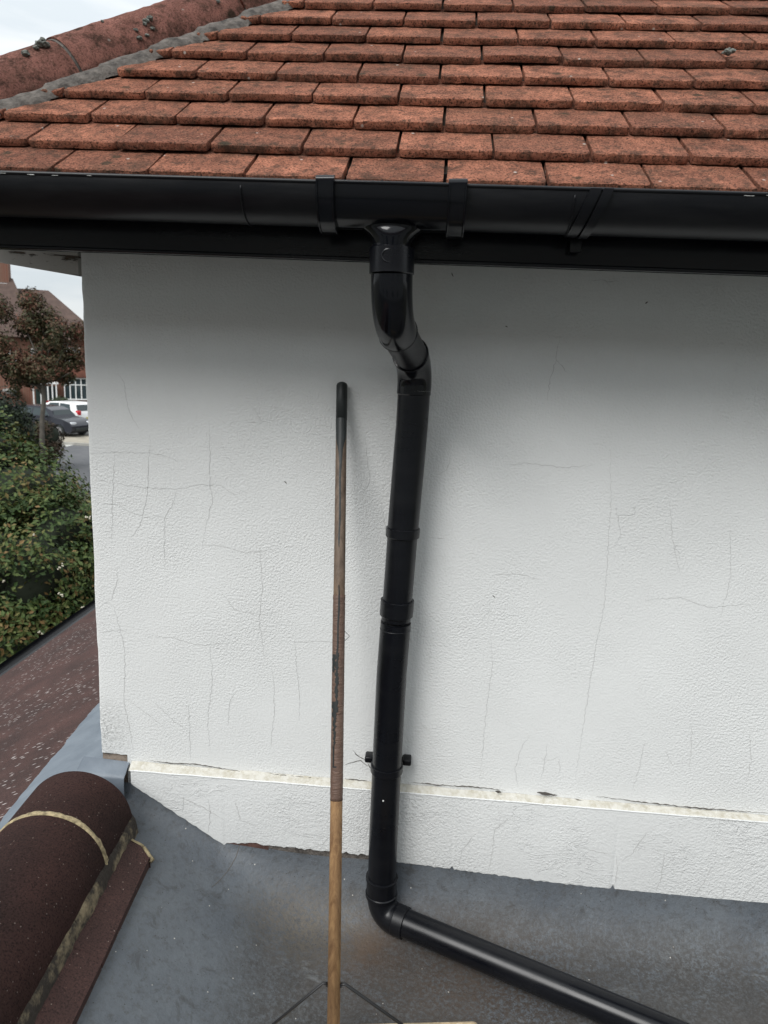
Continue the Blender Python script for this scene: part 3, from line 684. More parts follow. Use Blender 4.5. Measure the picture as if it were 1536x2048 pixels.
# ridge tiles
AR = Vector((-.004, -.109, -.847)); RR = .125; RS = DR.cross(Vector((0, 0, 1))).normalized()
JD = .158
for k, (a0, a1) in enumerate(((0, JD-.007), (JD+.007, JD+.45), (JD+.464, JD+.91), (JD+.924, JD+1.4))):
    bm = bmesh.new(); rows = []
    for i in range(31):
        t = a0+(a1-a0)*i/30; row = []
        for j in range(41):
            an = math.pi*j/40; rr = RR*(1+.004*nval(t*7, an*2, k))
            p = AR - DR*t + RS*math.cos(an)*rr + Vector((0, 0, math.sin(an)*rr)); row.append(bm.verts.new(p))
        rows.append(row)
    for i in range(30):
        for j in range(40): bm.faces.new((rows[i][j], rows[i][j+1], rows[i+1][j+1], rows[i+1][j]))
    bmesh.ops.solidify(bm, geom=bm.faces[:], thickness=.014)
    rd = obj('ridge_tile', bm, M['brown'], ext, True, .8)
for k, jd in enumerate((JD, JD+.457)):
    bm = bmesh.new(); rows = []
    for i in range(5):
        row = []
        for j in range(61):
            an = math.pi*j/60; prof = (-.0085, -.0055, 0, .0055, .0085)[i]; hh = (-.006, .0012, .0022, .0012, -.006)[i]
            e = .0035*nval(an*9, k*3+i*.3)+.0018*nval(an*31, k+i*.5); p = AR - DR*(jd+prof+e) + (RS*math.cos(an)+Vector((0, 0, math.sin(an))))*(RR+hh+.0022*nval(an*24, i))
            row.append(bm.verts.new(p))
        rows.append(row)
    for i in range(4):
        for j in range(60): bm.faces.new((rows[i][j], rows[i][j+1], rows[i+1][j+1], rows[i+1][j]))
    obj('joint_mortar', bm, M['sandmortar'], ext, True)
# end plug of the ridge
bm = bmesh.new(); prism(bm, [AR + DR*.0 + RS*math.cos(math.pi*j/24)*(RR-.013) + Vector((0, 0, math.sin(math.pi*j/24)*(RR-.013))) for j in range(25)], -DR*.02); obj('ridge_end_plug', bm, M['lead'], ext)
# bedding mortar along the right foot of the ridge
bm = bmesh.new(); rows = []
for i in range(240):
    t = -.004 + 1.3*i/239; c = AR - DR*t + RS*(RR+.001); nn = nval(t*17, 3)*.005+nval(t*60, 8)*.003
    pts = [c+Vector((0, 0, .016+nn*.6))-RS*.004, c+RS*(.004+nn*.4)+Vector((0, 0, .003)), c+RS*(.007+nn*.5)+Vector((0, 0, -.012)), c+RS*(.010+nn)+Vector((0, 0, -.034))]
    rows.append([bm.verts.new(p) for p in pts])
for i in range(len(rows)-1):
    for j in range(3): bm.faces.new((rows[i][j], rows[i][j+1], rows[i+1][j+1], rows[i+1][j]))
a = N('bedding_mortar'); f = a.noise(9, 5, .7); a.set('Base Color', a.mix(a.ramp(f, (.50, 0), (.62, 1)), (.035, .028, .022), (.26, .21, .13))).set('Roughness', .95); a.bump(a.noise(70, 4), .006)
obj('ridge_bedding', bm, a.m, ext, True)
# verge tile course beside the ridge
def strip_tile(t0, t1, cut=False):
    bm = bmesh.new()
    def q(t, wd, h): 
        b_ = AR - DR*t + RS*(RR+wd); return Vector((b_.x, b_.y, SB-.55*(xe_(b_.x, b_.y)-.121) + h))
    wo = .060
    P = [q(t0, -.01, .021), q(t0, .032 if cut else wo, .021)] + ([q(t0+.022, wo, .021)] if cut else []) + [q(t1, wo, .021), q(t1, -.01, .021)]
    prism(bm, P, (0, 0, -.024)); bmesh.ops.bevel(bm, geom=[e for e in bm.edges if len(e.link_faces) == 2 and e.calc_face_angle(0) > .6], offset=.003, segments=2, affect='EDGES')
    return obj('verge_tile', bm, M['brown'], ext, True, .7)
strip_tile(.045, .345, True); strip_tile(.349, .65); strip_tile(.654, .96); strip_tile(.964, 1.25)
bm = bmesh.new()
q0 = AR - DR*.038 + RS*(RR+.004); q1 = AR - DR*.038 + RS*(RR+.034); q2 = AR - DR*.062 + RS*(RR+.062)
for A_, B_ in ((q0, q1), (q1, q2)):
    k = 8; P = []
    for i in range(k+1):
        p = A_.lerp(B_, i/k); p.z = SB-.55*(xe_(p.x, p.y)-.121)+.010; P.append(p+Vector((0, 0, .002*nval(i*3.1, p.x*40))))
    tube(bm, P, .0095, 8)
obj('verge_mortar', bm, M['sandmortar'], ext, True)
# brown roof slope falling to the left, with its gutter
RP = .466
def rp(x, y, h=0): return Vector((x, y, -.845-.008+RP*(x+.129)+h))
bm = bmesh.new()
xs2 = [-1.395, -1.2, -1.0, -.8, -.6, -.4, -.2]; yy = [-2+.25*i for i in range(33)]
pts = [rp(-1.395, -2), rp(-1.395, 6), rp(.0, 6), rp(.0, -2)]
prism(bm, pts, (0, 0, -.06)); obj('roof_slope', bm, M['brownroof'], ext)
bm = bmesh.new(); pr = [(-1.44+.05*math.cos(math.pi+math.pi*i/16), -1.452+.05*math.sin(math.pi+math.pi*i/16)) for i in range(17)]
for i in range(16):
    (x1, z1), (x2, z2) = pr[i], pr[i+1]; prism(bm, [(x1, -2, z1), (x2, -2, z2), (x2*1.0, -2, z2+.004), (x1, -2, z1+.004)], (0, 8, 0))
box(bm, (-1.395, 2, -1.50), (.02, 8, .12)); obj('eave_gutter', bm, M['pvc'], ext)
# lead flashing strip between ridge, house and brown slope
def rhit(px, py, h=.005):
    nrm = Vector((-RP, 0, 1)).normalized(); P0 = rp(0, 0, h); d = ray(px, py); return CP + d*((P0-CP).dot(nrm)/d.dot(nrm))
e0, e1 = rhit(204, 1394), rhit(0, 1638); ev = (e1-e0)/40; bm = bmesh.new(); rows = []
for i in range(-30, 90):
    p = e0+ev*i; wob_ = .010*nval(i*.23, 5)+.005*nval(i*.8, 2); p = Vector((p.x+wob_, p.y, 0)); row = []
    for j in range(8):
        x = p.x+(-.0-p.x)*j/7 if p.y > 0 else p.x+(AR.x-.05-.0722*p.y-p.x)*j/7; v = rp(x, p.y, .006 if j else .0005); v.z += .002*nval(x*12, p.y*9) if j else 0; row.append(bm.verts.new(v))
    rows.append(row)
for i in range(len(rows)-1):
    for j in range(7): bm.faces.new((rows[i][j], rows[i][j+1], rows[i+1][j+1], rows[i+1][j]))
obj('side_flashing', bm, M['lead'], ext, True)
# dressed saddle over the ridge end against the wall
bm = bmesh.new()
sa, sb = atY(168, 1536, -.055), atY(258, 1548, -.045)
nx_ = 14; rows = []
for i in range(nx_+1):
    t = i/nx_; x = -.045 + .118*t; w_ = .0018*nval(t*5, 3)
    yb = .0015; yf = -.044 + .008*t
    pr = [(yb+.0, -.752-.006*t), (-.010, -.757-.006*t), (yf+.010, -.768-.008*t+w_), (yf+.003, -.771-.008*t+w_), (yf, -.777-.008*t), (yf-.001, -.80-.01*t), (yf-.002, -.835-.012*t), (yf+.003, -.855)]
    rows.append([bm.verts.new((x+(.002*nval(q*3, t) if i == nx_ else 0), y, z)) for q, (y, z) in enumerate(pr)])
for i in range(nx_):
    for q in range(7): bm.faces.new((rows[i][q], rows[i][q+1], rows[i+1][q+1], rows[i+1][q]))
bmesh.ops.recalc_face_normals(bm, faces=bm.faces[:]); bmesh.ops.solidify(bm, geom=bm.faces[:], thickness=.0025)
saddle = obj('lead_saddle', bm, M['lead'], ext, True, 1.0)
# body of the extension below
bm = bmesh.new(); box(bm, (.8, -.3, -2.9), (4.2, 5, 3.0)); obj('brick_wall', bm, M['brickwall'], ext)

# ================================================================= BROOM
broom = thing('yard_broom', 'old wooden yard broom leaning on the white wall beside the downpipe', 'broom', (.66, -.43, -1.09))
T1 = atY(684, 766, -.014); HB = Vector(atZ(667, 2046, -.985)); hdir = (HB-T1).normalized()
T0 = T1 + hdir*.0; HBE = HB + hdir*.04; HL = (HBE-T0).length; hr = .0122
bm = bmesh.new(); tube(bm, [T0, T0+hdir*.002, T0+hdir*.006, T0+hdir*.3, T0+hdir*.8, HBE], [.006, .0095, .0115, .0118, hr, hr], 24); obj('handle', bm, M['wood'], broom, True)
fx = hdir.cross(Vector((0, 1, 0))).normalized(); fx = fx if fx.x > 0 else -fx
fy = fx.cross(hdir).normalized(); fy = fy if fy.y < 0 else -fy
def hz(py):
    lo, hi = 0, HL
    for _ in range(40):
        md = (lo+hi)/2; q = T0+hdir*md-CP; v = 1024-FPX*q.dot(up)/q.dot(fw)
        if v < py: lo = md
        else: hi = md
    return md
def hpatch(bm, rows, r_):
    """rows: (py, left, right) across the visible half of the handle, -1..1"""
    R = []
    for (py, l_, rr) in rows:
        t = hz(py); row = []
        for j in range(9):
            s = l_+(rr-l_)*j/8; an = math.asin(max(-.999, min(.999, s))); row.append(bm.verts.new(T0+hdir*t + (fx*math.sin(an)+fy*math.cos(an))*r_))
        R.append(row)
    for i in range(len(R)-1):
        for j in range(8): bm.faces.new((R[i][j], R[i][j+1], R[i+1][j+1], R[i+1][j]))
bm = bmesh.new(); t1 = hz(840); tube(bm, [T0-hdir*.0008, T0+hdir*.0015, T0+hdir*.006, T0+hdir*t1], [.0065, .0102, .0121, .0121], 24); obj('handle_cap', bm, M['rubber'], broom, True)
bm = bmesh.new(); rows = []
for py, l_, rr in [(838,-.98,.98),(850,-.97,.98),(865,-.9,.97),(880,-.8,.85),(890,-.6,.6),(900,-.42,.42),(910,-.28,.38),(930,-.15,.27),(960,-.20,.16),(1000,-.10,.22),(1040,-.10,.24),(1060,-.12,.15),(1080,-.18,.12),(1095,-.05,.02)]: rows.append((py, l_, rr))
hpatch(bm, rows, .0122); obj('black_drip', bm, M['rubber'], broom, True)
bm = bmesh.new(); ta, tb = hz(1190), hz(1600); P, Rd = [], []
for i in range(60): P.append(T0+hdir*(ta+(tb-ta)*i/59)); Rd.append(.01265+.0004*nval(i*.7, 3)+.00035*nval(i*2.3, 6))
tube(bm, P, Rd, 28); tape = obj('tape_wrap', bm, M['tape'], broom, True)
bm = bmesh.new(); random.seed(5)
hpatch(bm, [(1170,.0,.10),(1185,.02,.22),(1220,-.02,.26),(1250,-.1,.12),(1290,-.1,.14),(1310,-.22,.05)], .0135)
py = 1305; c_ = -.35; rows = []
while py < 1425:
    rows.append((py, -.15+random.uniform(-.28, .02), .05+random.uniform(-.02, .2))); py += 3.2
hpatch(bm, rows, .0135)
rows = []; py = 1308
while py < 1345: rows.append((py, -.93+random.uniform(0, .3), -.35+random.uniform(-.2, .15))); py += 3
hpatch(bm, rows, .0134)
rows = []; py = 1402
while py < 1492:
    k = (py-1402)/90; rows.append((py, -.9+.35*k+random.uniform(0, .3), .05-.25*k+random.uniform(-.25, .1))); py += 3
hpatch(bm, rows, .0135)
hpatch(bm, [(1490,-.55,-.30),(1531,-.52,-.32)], .0134); hpatch(bm, [(1530,-.55,.1),(1533,-.55,.0)], .0134)
obj('tape_residue', bm, M['residue'], tape)
bm = bmesh.new()
c0 = T0+hdir*hz(1262)+fx*.012; c1 = c0+fx*.0105+hdir*.010; c2 = T0+hdir*hz(1282)+fx*.0125
tube(bm, [c0, c1, c2], .0006, 5); obj('loose_thread', bm, M['residue'], tape)
# braces
bj = hz(1968); BJ = T0+hdir*bj
HEADZ = -1.00; hc = atZ(667, 2080, HEADZ)
hx = (atZ(945, 2041, HEADZ)-atZ(700, 2047, HEADZ)); hx.z = 0; hx.normalize(); hyv = Vector((-hx.y, hx.x, 0))
er = atZ(956, 2037, HEADZ)   # far right corner of the head top
er = er - hyv*.0
halfL = (er-hc).dot(hx); 
for s, (bx, by) in ((-1, (528, 2064)), (1, (838, 2074))):
    bm = bmesh.new(); st = BJ+fx*s*.012; k1 = BJ+fx*s*.021-hdir*.001
    endp = atZ(bx, by, HEADZ+.001); dd = (endp-k1).normalized()
    for o2 in (-.0022, .0022): tube(bm, [st+fy*o2, k1+fy*o2+dd*.0, k1+fy*o2+dd*.012, endp+fy*o2], .0021, 8)
    tube(bm, [BJ+fx*s*.010+hdir*.003, BJ+fx*s*.0145+hdir*.002], .0035, 10)
    obj('brace', bm, M['steel'], broom, True)
bm = bmesh.new(); cen = Vector((hc.x, hc.y, HEADZ-.02)) - hyv*0 
HW = .062; farline = (er-hc).dot(hyv)
Mh = Matrix.Translation(cen+hyv*(farline-HW/2)) @ Matrix.Rotation(math.atan2(hx.y, hx.x), 4, 'Z')
box(bm, (halfL-.22, 0, 0), (.44+.0, HW, .04), Mh, .010, 3)
hdo = obj('broom_head', bm, M['headwood'], broom, True, .7)
bm = bmesh.new()
for i in range(22):
    for j in range(4):
        b_ = Mh @ Vector((halfL-.43+.42*i/21, -.022+.044*j/3, -.018)); e_ = b_+Vector((random.uniform(-.01, .01), random.uniform(-.01, .01), FZ+.003-b_.z)); tube(bm, [b_, e_], [.004, .0065], 6)
obj('bristles', bm, M['bristle'], hdo)
bm = bmesh.new(); box(bm, Mh @ Vector((halfL-.03, .008, .0206)), (.030, .02, .0012)); obj('peeled_paint_patch', bm, simple('pale_paint_remains', (.6, .6, .58), .8, 60, .5), hdo)
# small debris on the membrane
random.seed(3)
# ================================================================= BEYOND: garden, street
GZD = -4.3
bm = bmesh.new(); box(bm, (0, 0, GZD-.25), (1200, 1200, .4)); a = N('front_garden_ground'); a.set('Base Color', a.mix(a.ramp(a.noise(.6, 6), (.4, 0), (.6, 1)), (.05, .06, .03), (.10, .09, .07))).set('Roughness', .95); struct('ground', bm, a.m)
def gp(px, py, z=GZD): return atZ(px, py, z)
def strip(name, ya, yb, z, mat, x0=-60, x1=30):
    bm = bmesh.new(); box(bm, ((x0+x1)/2, (ya+yb)/2, z-.03), (x1-x0, yb-ya, .06)); return struct(name, bm, mat)
yr0, yr1, yp1 = gp(170, 985).y, gp(150, 891).y, gp(150, 874).y
a = N('asphalt'); a.set('Base Color', a.mix(a.ramp(a.noise(2, 6, .7), (.35, 0), (.7, 1)), (.075, .078, .085), (.12, .12, .125))).set('Roughness', .85); M['asphalt'] = a.m
M['paving'] = simple('pavement_slabs', (.30, .27, .22), .9, 1.5, .3)
strip('road', yr0, yr1, GZD+.02, M['asphalt']); strip('pavement', yr1, yp1, GZD+.12, M['paving'])
strip('driveway', yp1, yp1+9, GZD+.10, simple('driveway_tarmac', (.10, .095, .09), .9, 2, .3))
bm = bmesh.new(); box(bm, (-20, yr1+.0, GZD+.03), (80, .12, .22)); struct('kerb', bm, simple('kerb_stone', (.34, .33, .30), .9, 3, .2))
bm = bmesh.new(); p = gp(122, 888); box(bm, (p.x, p.y-.5, GZD+.0245), (1.6, .9, .005)); struct('road_marking', bm, simple('worn_white_paint', (.42, .42, .40), .8, 5, .2))
# --- leaf clouds
def leaf_mesh(blobs, n, size, seed, cols, squash=1.0, shell=.55, lift=.5, twocol=True):
    random.seed(seed); bm = bmesh.new(); lay = bm.verts.layers.float.new('tint')
    tot = sum(b[1]**2 for b in blobs)
    for (c, r_, sz) in [(Vector(b[0]), b[1], b[2]) for b in blobs]:
        k = int(n*r_*r_/tot)
        for i in range(k):
            d = Vector((random.gauss(0, 1), random.gauss(0, 1), random.gauss(0, 1))).normalized()
            rad = r_*(shell+(1-shell)*random.random()**.6)*(1+.25*nval(d.x*2.5+c.x, d.y*2.5+c.y, d.z*2.5))
            p = c + Vector((d.x*rad, d.y*rad, d.z*rad*sz))
            clump = nval(p.x/size/7, p.y/size/7, p.z/size/7)
            if clump < -.22: continue
            nn = (d+Vector((random.gauss(0, .55), random.gauss(0, .55), random.gauss(lift, .5)))).normalized()
            t = nn.orthogonal().normalized(); t = Matrix.Rotation(random.uniform(0, 6.28), 3, nn) @ t; b = nn.cross(t)
            s = size*random.uniform(.6, 1.25); q = [p-t*s*.5, p+b*s*.26+nn*s*.06, p+t*s*.5, p-b*s*.26+nn*s*.06]
            vs = [bm.verts.new(v) for v in q]; f = bm.faces.new(vs)
            tv = min(1, max(0, random.gauss(.30+.55*clump, .22)))
            for v in vs: v[lay] = tv
    return bm
def mat_leaf(name, c0, c1, c2):
    a = N(name); t = a.attr('tint').outputs['Fac']
    x = a.n('ValToRGB'); a.l(t, x.inputs[0]); e = x.color_ramp.elements; e[0].position = .15; e[0].color = (*c0, 1); e[1].position = .85; e[1].color = (*c2, 1); m_ = e.new(.5); m_.color = (*c1, 1)
    a.set('Base Color', x.outputs[0]).set('Roughness', .6).set('Specular IOR Level', .25); return a.m
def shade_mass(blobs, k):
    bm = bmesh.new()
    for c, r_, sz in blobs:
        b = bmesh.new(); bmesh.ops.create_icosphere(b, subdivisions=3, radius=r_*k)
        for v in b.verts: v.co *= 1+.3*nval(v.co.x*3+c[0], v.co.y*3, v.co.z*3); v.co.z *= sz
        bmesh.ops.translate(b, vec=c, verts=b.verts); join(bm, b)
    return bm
M['shadecore'] = simple('shaded_core', (.012, .018, .008), .9)  # dark solid cores inside the foliage; interior shade put into their colour
M['bark'] = simple('grey_bark', (.075, .066, .055), .9, 6, .35, bumpd=.01)
# big garden shrub beyond the lower roof
bb = [(tuple(atD(x, y, t)), r_, 1.0) for x, y, t, r_ in [(20,1010,6.3,.62),(70,985,6.6,.46),(-30,930,6.4,.50),(112,1075,6.2,.50),(160,1075,6.4,.42),(60,1160,5.9,.62),(-20,1150,5.8,.6),(140,1190,6.2,.50),(20,1290,5.7,.60),(75,1265,5.9,.42),(110,1310,6.0,.55),(-60,1040,6.2,.6),(-60,1300,5.6,.7),(195,1180,6.4,.45),(180,1300,6.2,.5),(60,1430,5.8,.7),(-120,1180,6,.8),(240,1150,6.9,.5)]]
bs = atD(60, 1200, 6.0)
shrub = thing('garden_shrub', 'tall dense shrub with dark green and reddish leaves beyond the brown roof edge', 'shrub', (bs.x, bs.y, GZD))
obj('foliage', leaf_mesh(bb, 80000, .050, 4, None), mat_leaf('shrub_leaf', (.028, .055, .014), (.080, .112, .030), (.17, .105, .040)), shrub)
obj('shaded_foliage_core', shade_mass(bb, .5), M['shadecore'], shrub, True)
bm = bmesh.new()
for i in range(5): tube(bm, [(bs.x+random.uniform(-.2, .2), bs.y+random.uniform(-.2, .2), GZD-.05), (bs.x+random.uniform(-.5, .5), bs.y+random.uniform(-.5, .5), -2.6)], [.06, .03], 8)
obj('stem', bm, M['bark'], shrub)
bm = bmesh.new()
for px, py in [(120,1188),(124,1192),(178,1035),(172,1033),(8,1162),(118,1136),(125,1130),(165,1215),(78,1262),(86,1268),(66,1070)]:
    for k in range(3):
        p = atD(px+random.uniform(-3, 3), py+random.uniform(-3, 3), 5.35); bmesh.ops.create_icosphere(bm, subdivisions=1, radius=.007, matrix=Matrix.Translation(p))
obj('blossom', bm, simple('cream_blossom', (.55, .52, .42), .8), shrub)
# dark conifer hedge at the far left, brown hedge by the street
b2 = [(tuple(atD(x, y, 15)), r_, 1.25) for x, y, r_ in [(5,850,.62),(25,880,.5),(-40,880,.8),(0,930,.8),(30,960,.6),(60,1000,.6)]]
p = atD(10, 900, 15); h1 = thing('evergreen_bush', 'very dark clipped evergreen bush at the left edge behind the shrub', 'bush', (p.x, p.y, GZD))
obj('foliage', leaf_mesh(b2, 24000, .09, 8, None), mat_leaf('evergreen_leaf', (.006, .012, .006), (.014, .024, .010), (.03, .04, .02)), h1); obj('shaded_foliage_core', shade_mass(b2, .6), M['shadecore'], h1, True)
b3 = [(tuple(atD(x, y, 27)), r_, .9) for x, y, r_ in [(62,872,.62),(80,868,.62),(96,872,.6),(40,870,.7),(60,895,.8),(90,900,.7)]]
p = atD(78, 870, 27); h2 = thing('roadside_hedge', 'low brownish hedge around the trunk of the street tree', 'hedge', (p.x, p.y, GZD))
obj('foliage', leaf_mesh(b3, 9000, .12, 9, None), mat_leaf('brown_hedge_leaf', (.03, .02, .012), (.06, .035, .02), (.06, .07, .025)), h2); obj('shaded_foliage_core', shade_mass(b3, .65), M['shadecore'], h2, True)
# street tree
DT = 24.0
tb = atD(86, 700, DT); tbx, tby = tb.x, tb.y
tree = thing('street_tree', 'small street tree with thin bronze and olive autumn crown and one pale trunk', 'tree', (tbx, tby, GZD))
def TP(px, py): return atD(px, py, DT)
bm = bmesh.new(); top_ = TP(88, 800)
tube(bm, [(TP(84, 900).x, TP(84, 900).y, GZD-.1), TP(84, 880), TP(84, 840), top_, TP(86, 760), TP(84, 700), TP(88, 640)], [.11, .085, .075, .075, .06, .045, .02], 10)
for p0, p1, p2 in [((86,785),(62,745),(25,690)), ((86,770),(110,735),(140,690)), ((86,750),(70,700),(50,650)), ((86,740),(100,690),(115,640)), ((86,775),(50,765),(10,750)), ((86,765),(120,760),(150,745)), ((86,790),(70,770),(40,770))]:
    zz = random.uniform(-.7, .7); q2 = TP(*p2)+Vector((0, zz, 0)); tube(bm, [TP(*p0), TP(*p1)+Vector((0, zz*.5, 0)), q2], [.045, .03, .01], 7)
obj('trunk', bm, M['bark'], tree, True)
tb_ = [(tuple(TP(x, y)+Vector((0, dy, 0))), r_, .85) for x, y, r_, dy in [(80,640,.75,0),(40,660,.7,.5),(120,665,.65,-.4),(10,690,.7,-.5),(85,700,.8,.6),(140,715,.6,.3),(45,730,.7,-.3),(105,735,.65,-.6),(10,750,.55,.4),(150,660,.45,.2),(-30,700,.8,0),(60,760,.42,.2),(60,600,.5,0),(-10,620,.65,0),(130,755,.35,0),(25,775,.4,.3)]]
obj('crown', leaf_mesh(tb_, 24000, .12, 12, None, shell=.1), mat_leaf('autumn_leaf', (.035, .038, .014), (.080, .050, .025), (.165, .062, .045)), tree)
# ---------------- house over the road
DH = 50.0
HO = atD(84, 690, DH); e1_ = Vector((math.cos(math.radians(24)), math.sin(math.radians(24)), 0)); e2_ = Vector((e1_.y, -e1_.x, 0))  # e2 points to the camera
far = thing('brick_house', 'red brick semi-detached house with brown hipped roof across the street', 'house', (HO.x, HO.y, GZD))
MF = Matrix(((e1_.x, e2_.x, 0, HO.x), (e1_.y, e2_.y, 0, HO.y), (0, 0, 1, 0), (0, 0, 0, 1)))
def FU(px, py, off=0):
    d = ray(px, py); P0 = HO+e2_*off; t = (P0-CP).dot(e2_)/d.dot(e2_); p = CP+d*t; return (p-HO).dot(e1_), p.z
def FB(bm, px0, px1, py0, py1, off0, off1, bev=0):
    u0_, z0_ = FU((px0+px1)/2-(px1-px0)/2, (py0+py1)/2, off1); u1_, _ = FU(px1, (py0+py1)/2, off1); _, zt_ = FU((px0+px1)/2, py0, off1); _, zb2 = FU((px0+px1)/2, py1, off1)
    box(bm, ((u0_+u1_)/2, (off0+off1)/2, (zt_+zb2)/2), (abs(u1_-u0_), abs(off1-off0), abs(zt_-zb2)), MF, bev)
a = N('red_brick'); bt = a.n('TexBrick'); a.l(a.coord((1, 1, 1)), bt.inputs[0]); bt.inputs['Scale'].default_value = 4; bt.inputs['Color1'].default_value = (.18, .09, .06, 1); bt.inputs['Color2'].default_value = (.18, .06, .04, 1); bt.inputs['Mortar'].default_value = (.2, .15, .12, 1)
a.set('Base Color', a.mix(.5, bt.outputs[0], (.16, .078, .052))).set('Roughness', .9); M['brick'] = a.m
M['whitepaint'] = simple('white_upvc', (.78, .78, .77), .4); M['glass'] = simple('window_glass', (.03, .045, .05), .08); M['farroof'] = simple('brown_roof_tiles', (.085, .055, .045), .9, 3, .25)
eu0, ez = FU(-60, 660); eu1, _ = FU(330, 660)
ue_w = FU(215, 672, 0)[0]-.35
bm = bmesh.new(); box(bm, ((eu0-6+ue_w)/2, -4, (GZD+1.0)/2), (ue_w-eu0+6, 8, 1.0-GZD), MF); obj('wall', bm, M['brick'], far)
ur0, zr = FU(97, 581, -4); ul = ur0-9; ue, zee = FU(215, 672, 0)
def F3(u, o, z): return MF @ Vector((u, o, z))
bm = bmesh.new(); zE = .85
v = [bm.verts.new(F3(*q)) for q in [(eu0-7, .45, zE), (ue, .45, zE), (ue, -8.4, zE), (eu0-7, -8.4, zE), (ul-3, -4, zr), (ur0, -4, zr)]]
for f in ((0, 1, 5, 4), (1, 2, 5), (2, 3, 4, 5), (3, 0, 4), (0, 3, 2, 1)): bm.faces.new([v[i] for i in f])
roof2 = obj('roof', bm, M['farroof'], far)
ua, za = FU(-30, 552, -3); ub, zb3 = FU(24, 553, -3); uc, _ = FU(75, 640, 0)
bm = bmesh.new(); v = [bm.verts.new(F3(*q)) for q in [(ub, -3.3, za), (uc, .6, zE+.05), (ua-6, .6, zE+.05), (ua-6, -3.3, za), (ub+1, -7, zE+.6), (ua-6, -7, zE+.6)]]
for f in ((0, 1, 2, 3), (0, 4, 1), (3, 5, 4, 0)): bm.faces.new([v[i] for i in f])
obj('front_roof', bm, M['farroof'], far)
bm = bmesh.new(); FB(bm, -8, 17, 505, 585, -4.2, -3.0); obj('chimney', bm, M['brick'], roof2)
bm = bmesh.new(); FB(bm, -6, 14, 566, 573, -3.2, -2.9); obj('chimney_flashing', bm, M['whitepaint'], roof2)
def fwin(px0, px1, py0, py1, cols, off=.08, tr=None):
    bm = bmesh.new(); w_ = 2.2
    FB(bm, px0, px1, py0, py0+w_, 0, off); FB(bm, px0, px1, py1-w_, py1, 0, off+.06)
    for i in range(cols+1): x = px0+(px1-px0-w_)*i/cols; FB(bm, x, x+w_, py0+w_, py1-w_, 0, off)
    if tr: FB(bm, px0+w_, px1-w_, tr, tr+w_*.8, 0, off-.01)
    f = obj('window', bm, M['whitepaint'], far); bm = bmesh.new(); FB(bm, px0+.5, px1-.5, py0+.5, py1-.5, 0, off-.05); obj('pane', bm, M['glass'], f); return f
fwin(8, 32, 700, 728, 2, tr=708); fwin(62, 100, 698, 724, 3, tr=705); fwin(122, 160, 695, 722, 3, tr=702)
# bay window
bw = fwin(128, 186, 756, 800, 5, .75, tr=769)
bm = bmesh.new(); FB(bm, 130, 188, 800, 822, 0, .7); obj('bay_base', bm, M['brick'], far)
bm = bmesh.new(); FB(bm, 112, 192, 738, 755, 0, .95); obj('bay_roof', bm, simple('red_tile_hanging', (.16, .06, .04), .9, 2, .3), far)
# porch with white posts and green door
bm = bmesh.new(); FB(bm, 72, 84, 778, 822, 0, .05); dr_ = obj('door', bm, simple('dark_green_door', (.012, .03, .025), .4), far)
bm = bmesh.new()
for x in (66, 81, 95, 104, 112): FB(bm, x, x+2.6, 768, 822, .9, 1.05)
FB(bm, 66, 116, 764, 768, .3, 1.1); obj('porch_post', bm, M['whitepaint'], far)
bm = bmesh.new(); FB(bm, 84, 114, 772, 815, 0, .04); obj('porch_glazing', bm, M['glass'], far)
bm = bmesh.new(); FB(bm, 5, 34, 779, 783, 0, 1.3); FB(bm, 12, 30, 783, 787, 0, 1.2); obj('garage_lintel', bm, simple('grey_lintel', (.35, .34, .32), .8), far)
# shrubs in front of that house
for nm, lb, px, py, r_, cols in (('clipped_shrub', 'rounded green clipped shrub left of the far bay window', 121, 806, .62, ((.02, .035, .012), (.035, .055, .02), (.06, .07, .03))), ('flowering_shrub', 'small shrub covered in red flowers by the white porch posts', 96, 809, .34, ((.25, .02, .02), (.4, .03, .025), (.06, .08, .03)))):
    c = atD(px, py, 46); t_ = thing(nm, lb, 'shrub', (c.x, c.y, GZD)); B = [((c.x, c.y, c.z), r_, .75), ((c.x+r_*.9, c.y, c.z-.1), r_*.7, .8), ((c.x, c.y, c.z-.8), r_*.8, 1)]
    obj('foliage', leaf_mesh(B, 2500, .11, 30, None), mat_leaf(nm+'_leaf', *cols), t_); obj('shaded_foliage_core', shade_mass(B, .8), M['shadecore'], t_, True)
# ---------------- added house, unseen behind the camera, put there to block the low sky
nb = thing('sky_blocker_house', 'added pale grey house, unseen behind the camera, blocking the low sky', 'house', (0, -12, GZD))
bm = bmesh.new(); box(bm, (0, -13, (GZD+2.5)/2), (44, 8, 2.5-GZD)); obj('wall', bm, simple('pale_grey_render', (.50, .51, .49), .9, 2, .1), nb)
bm = bmesh.new(); prism(bm, [(-22.5, -8.5, 2.4), (-22.5, -17.5, 2.4), (-22.5, -13, 5.6)], (45, 0, 0)); obj('roof', bm, M['farroof'], nb)
for wx_ in (-8, -3, 2.2, 7):
    for wz_ in (-2.6, .9):
        bm = bmesh.new(); box(bm, (wx_, -8.97, wz_), (1.9, .1, 1.3)); wf_ = obj('window', bm, M['whitepaint'], nb); bm = bmesh.new(); box(bm, (wx_, -8.94, wz_), (1.7, .1, 1.1)); obj('pane', bm, M['glass'], wf_)
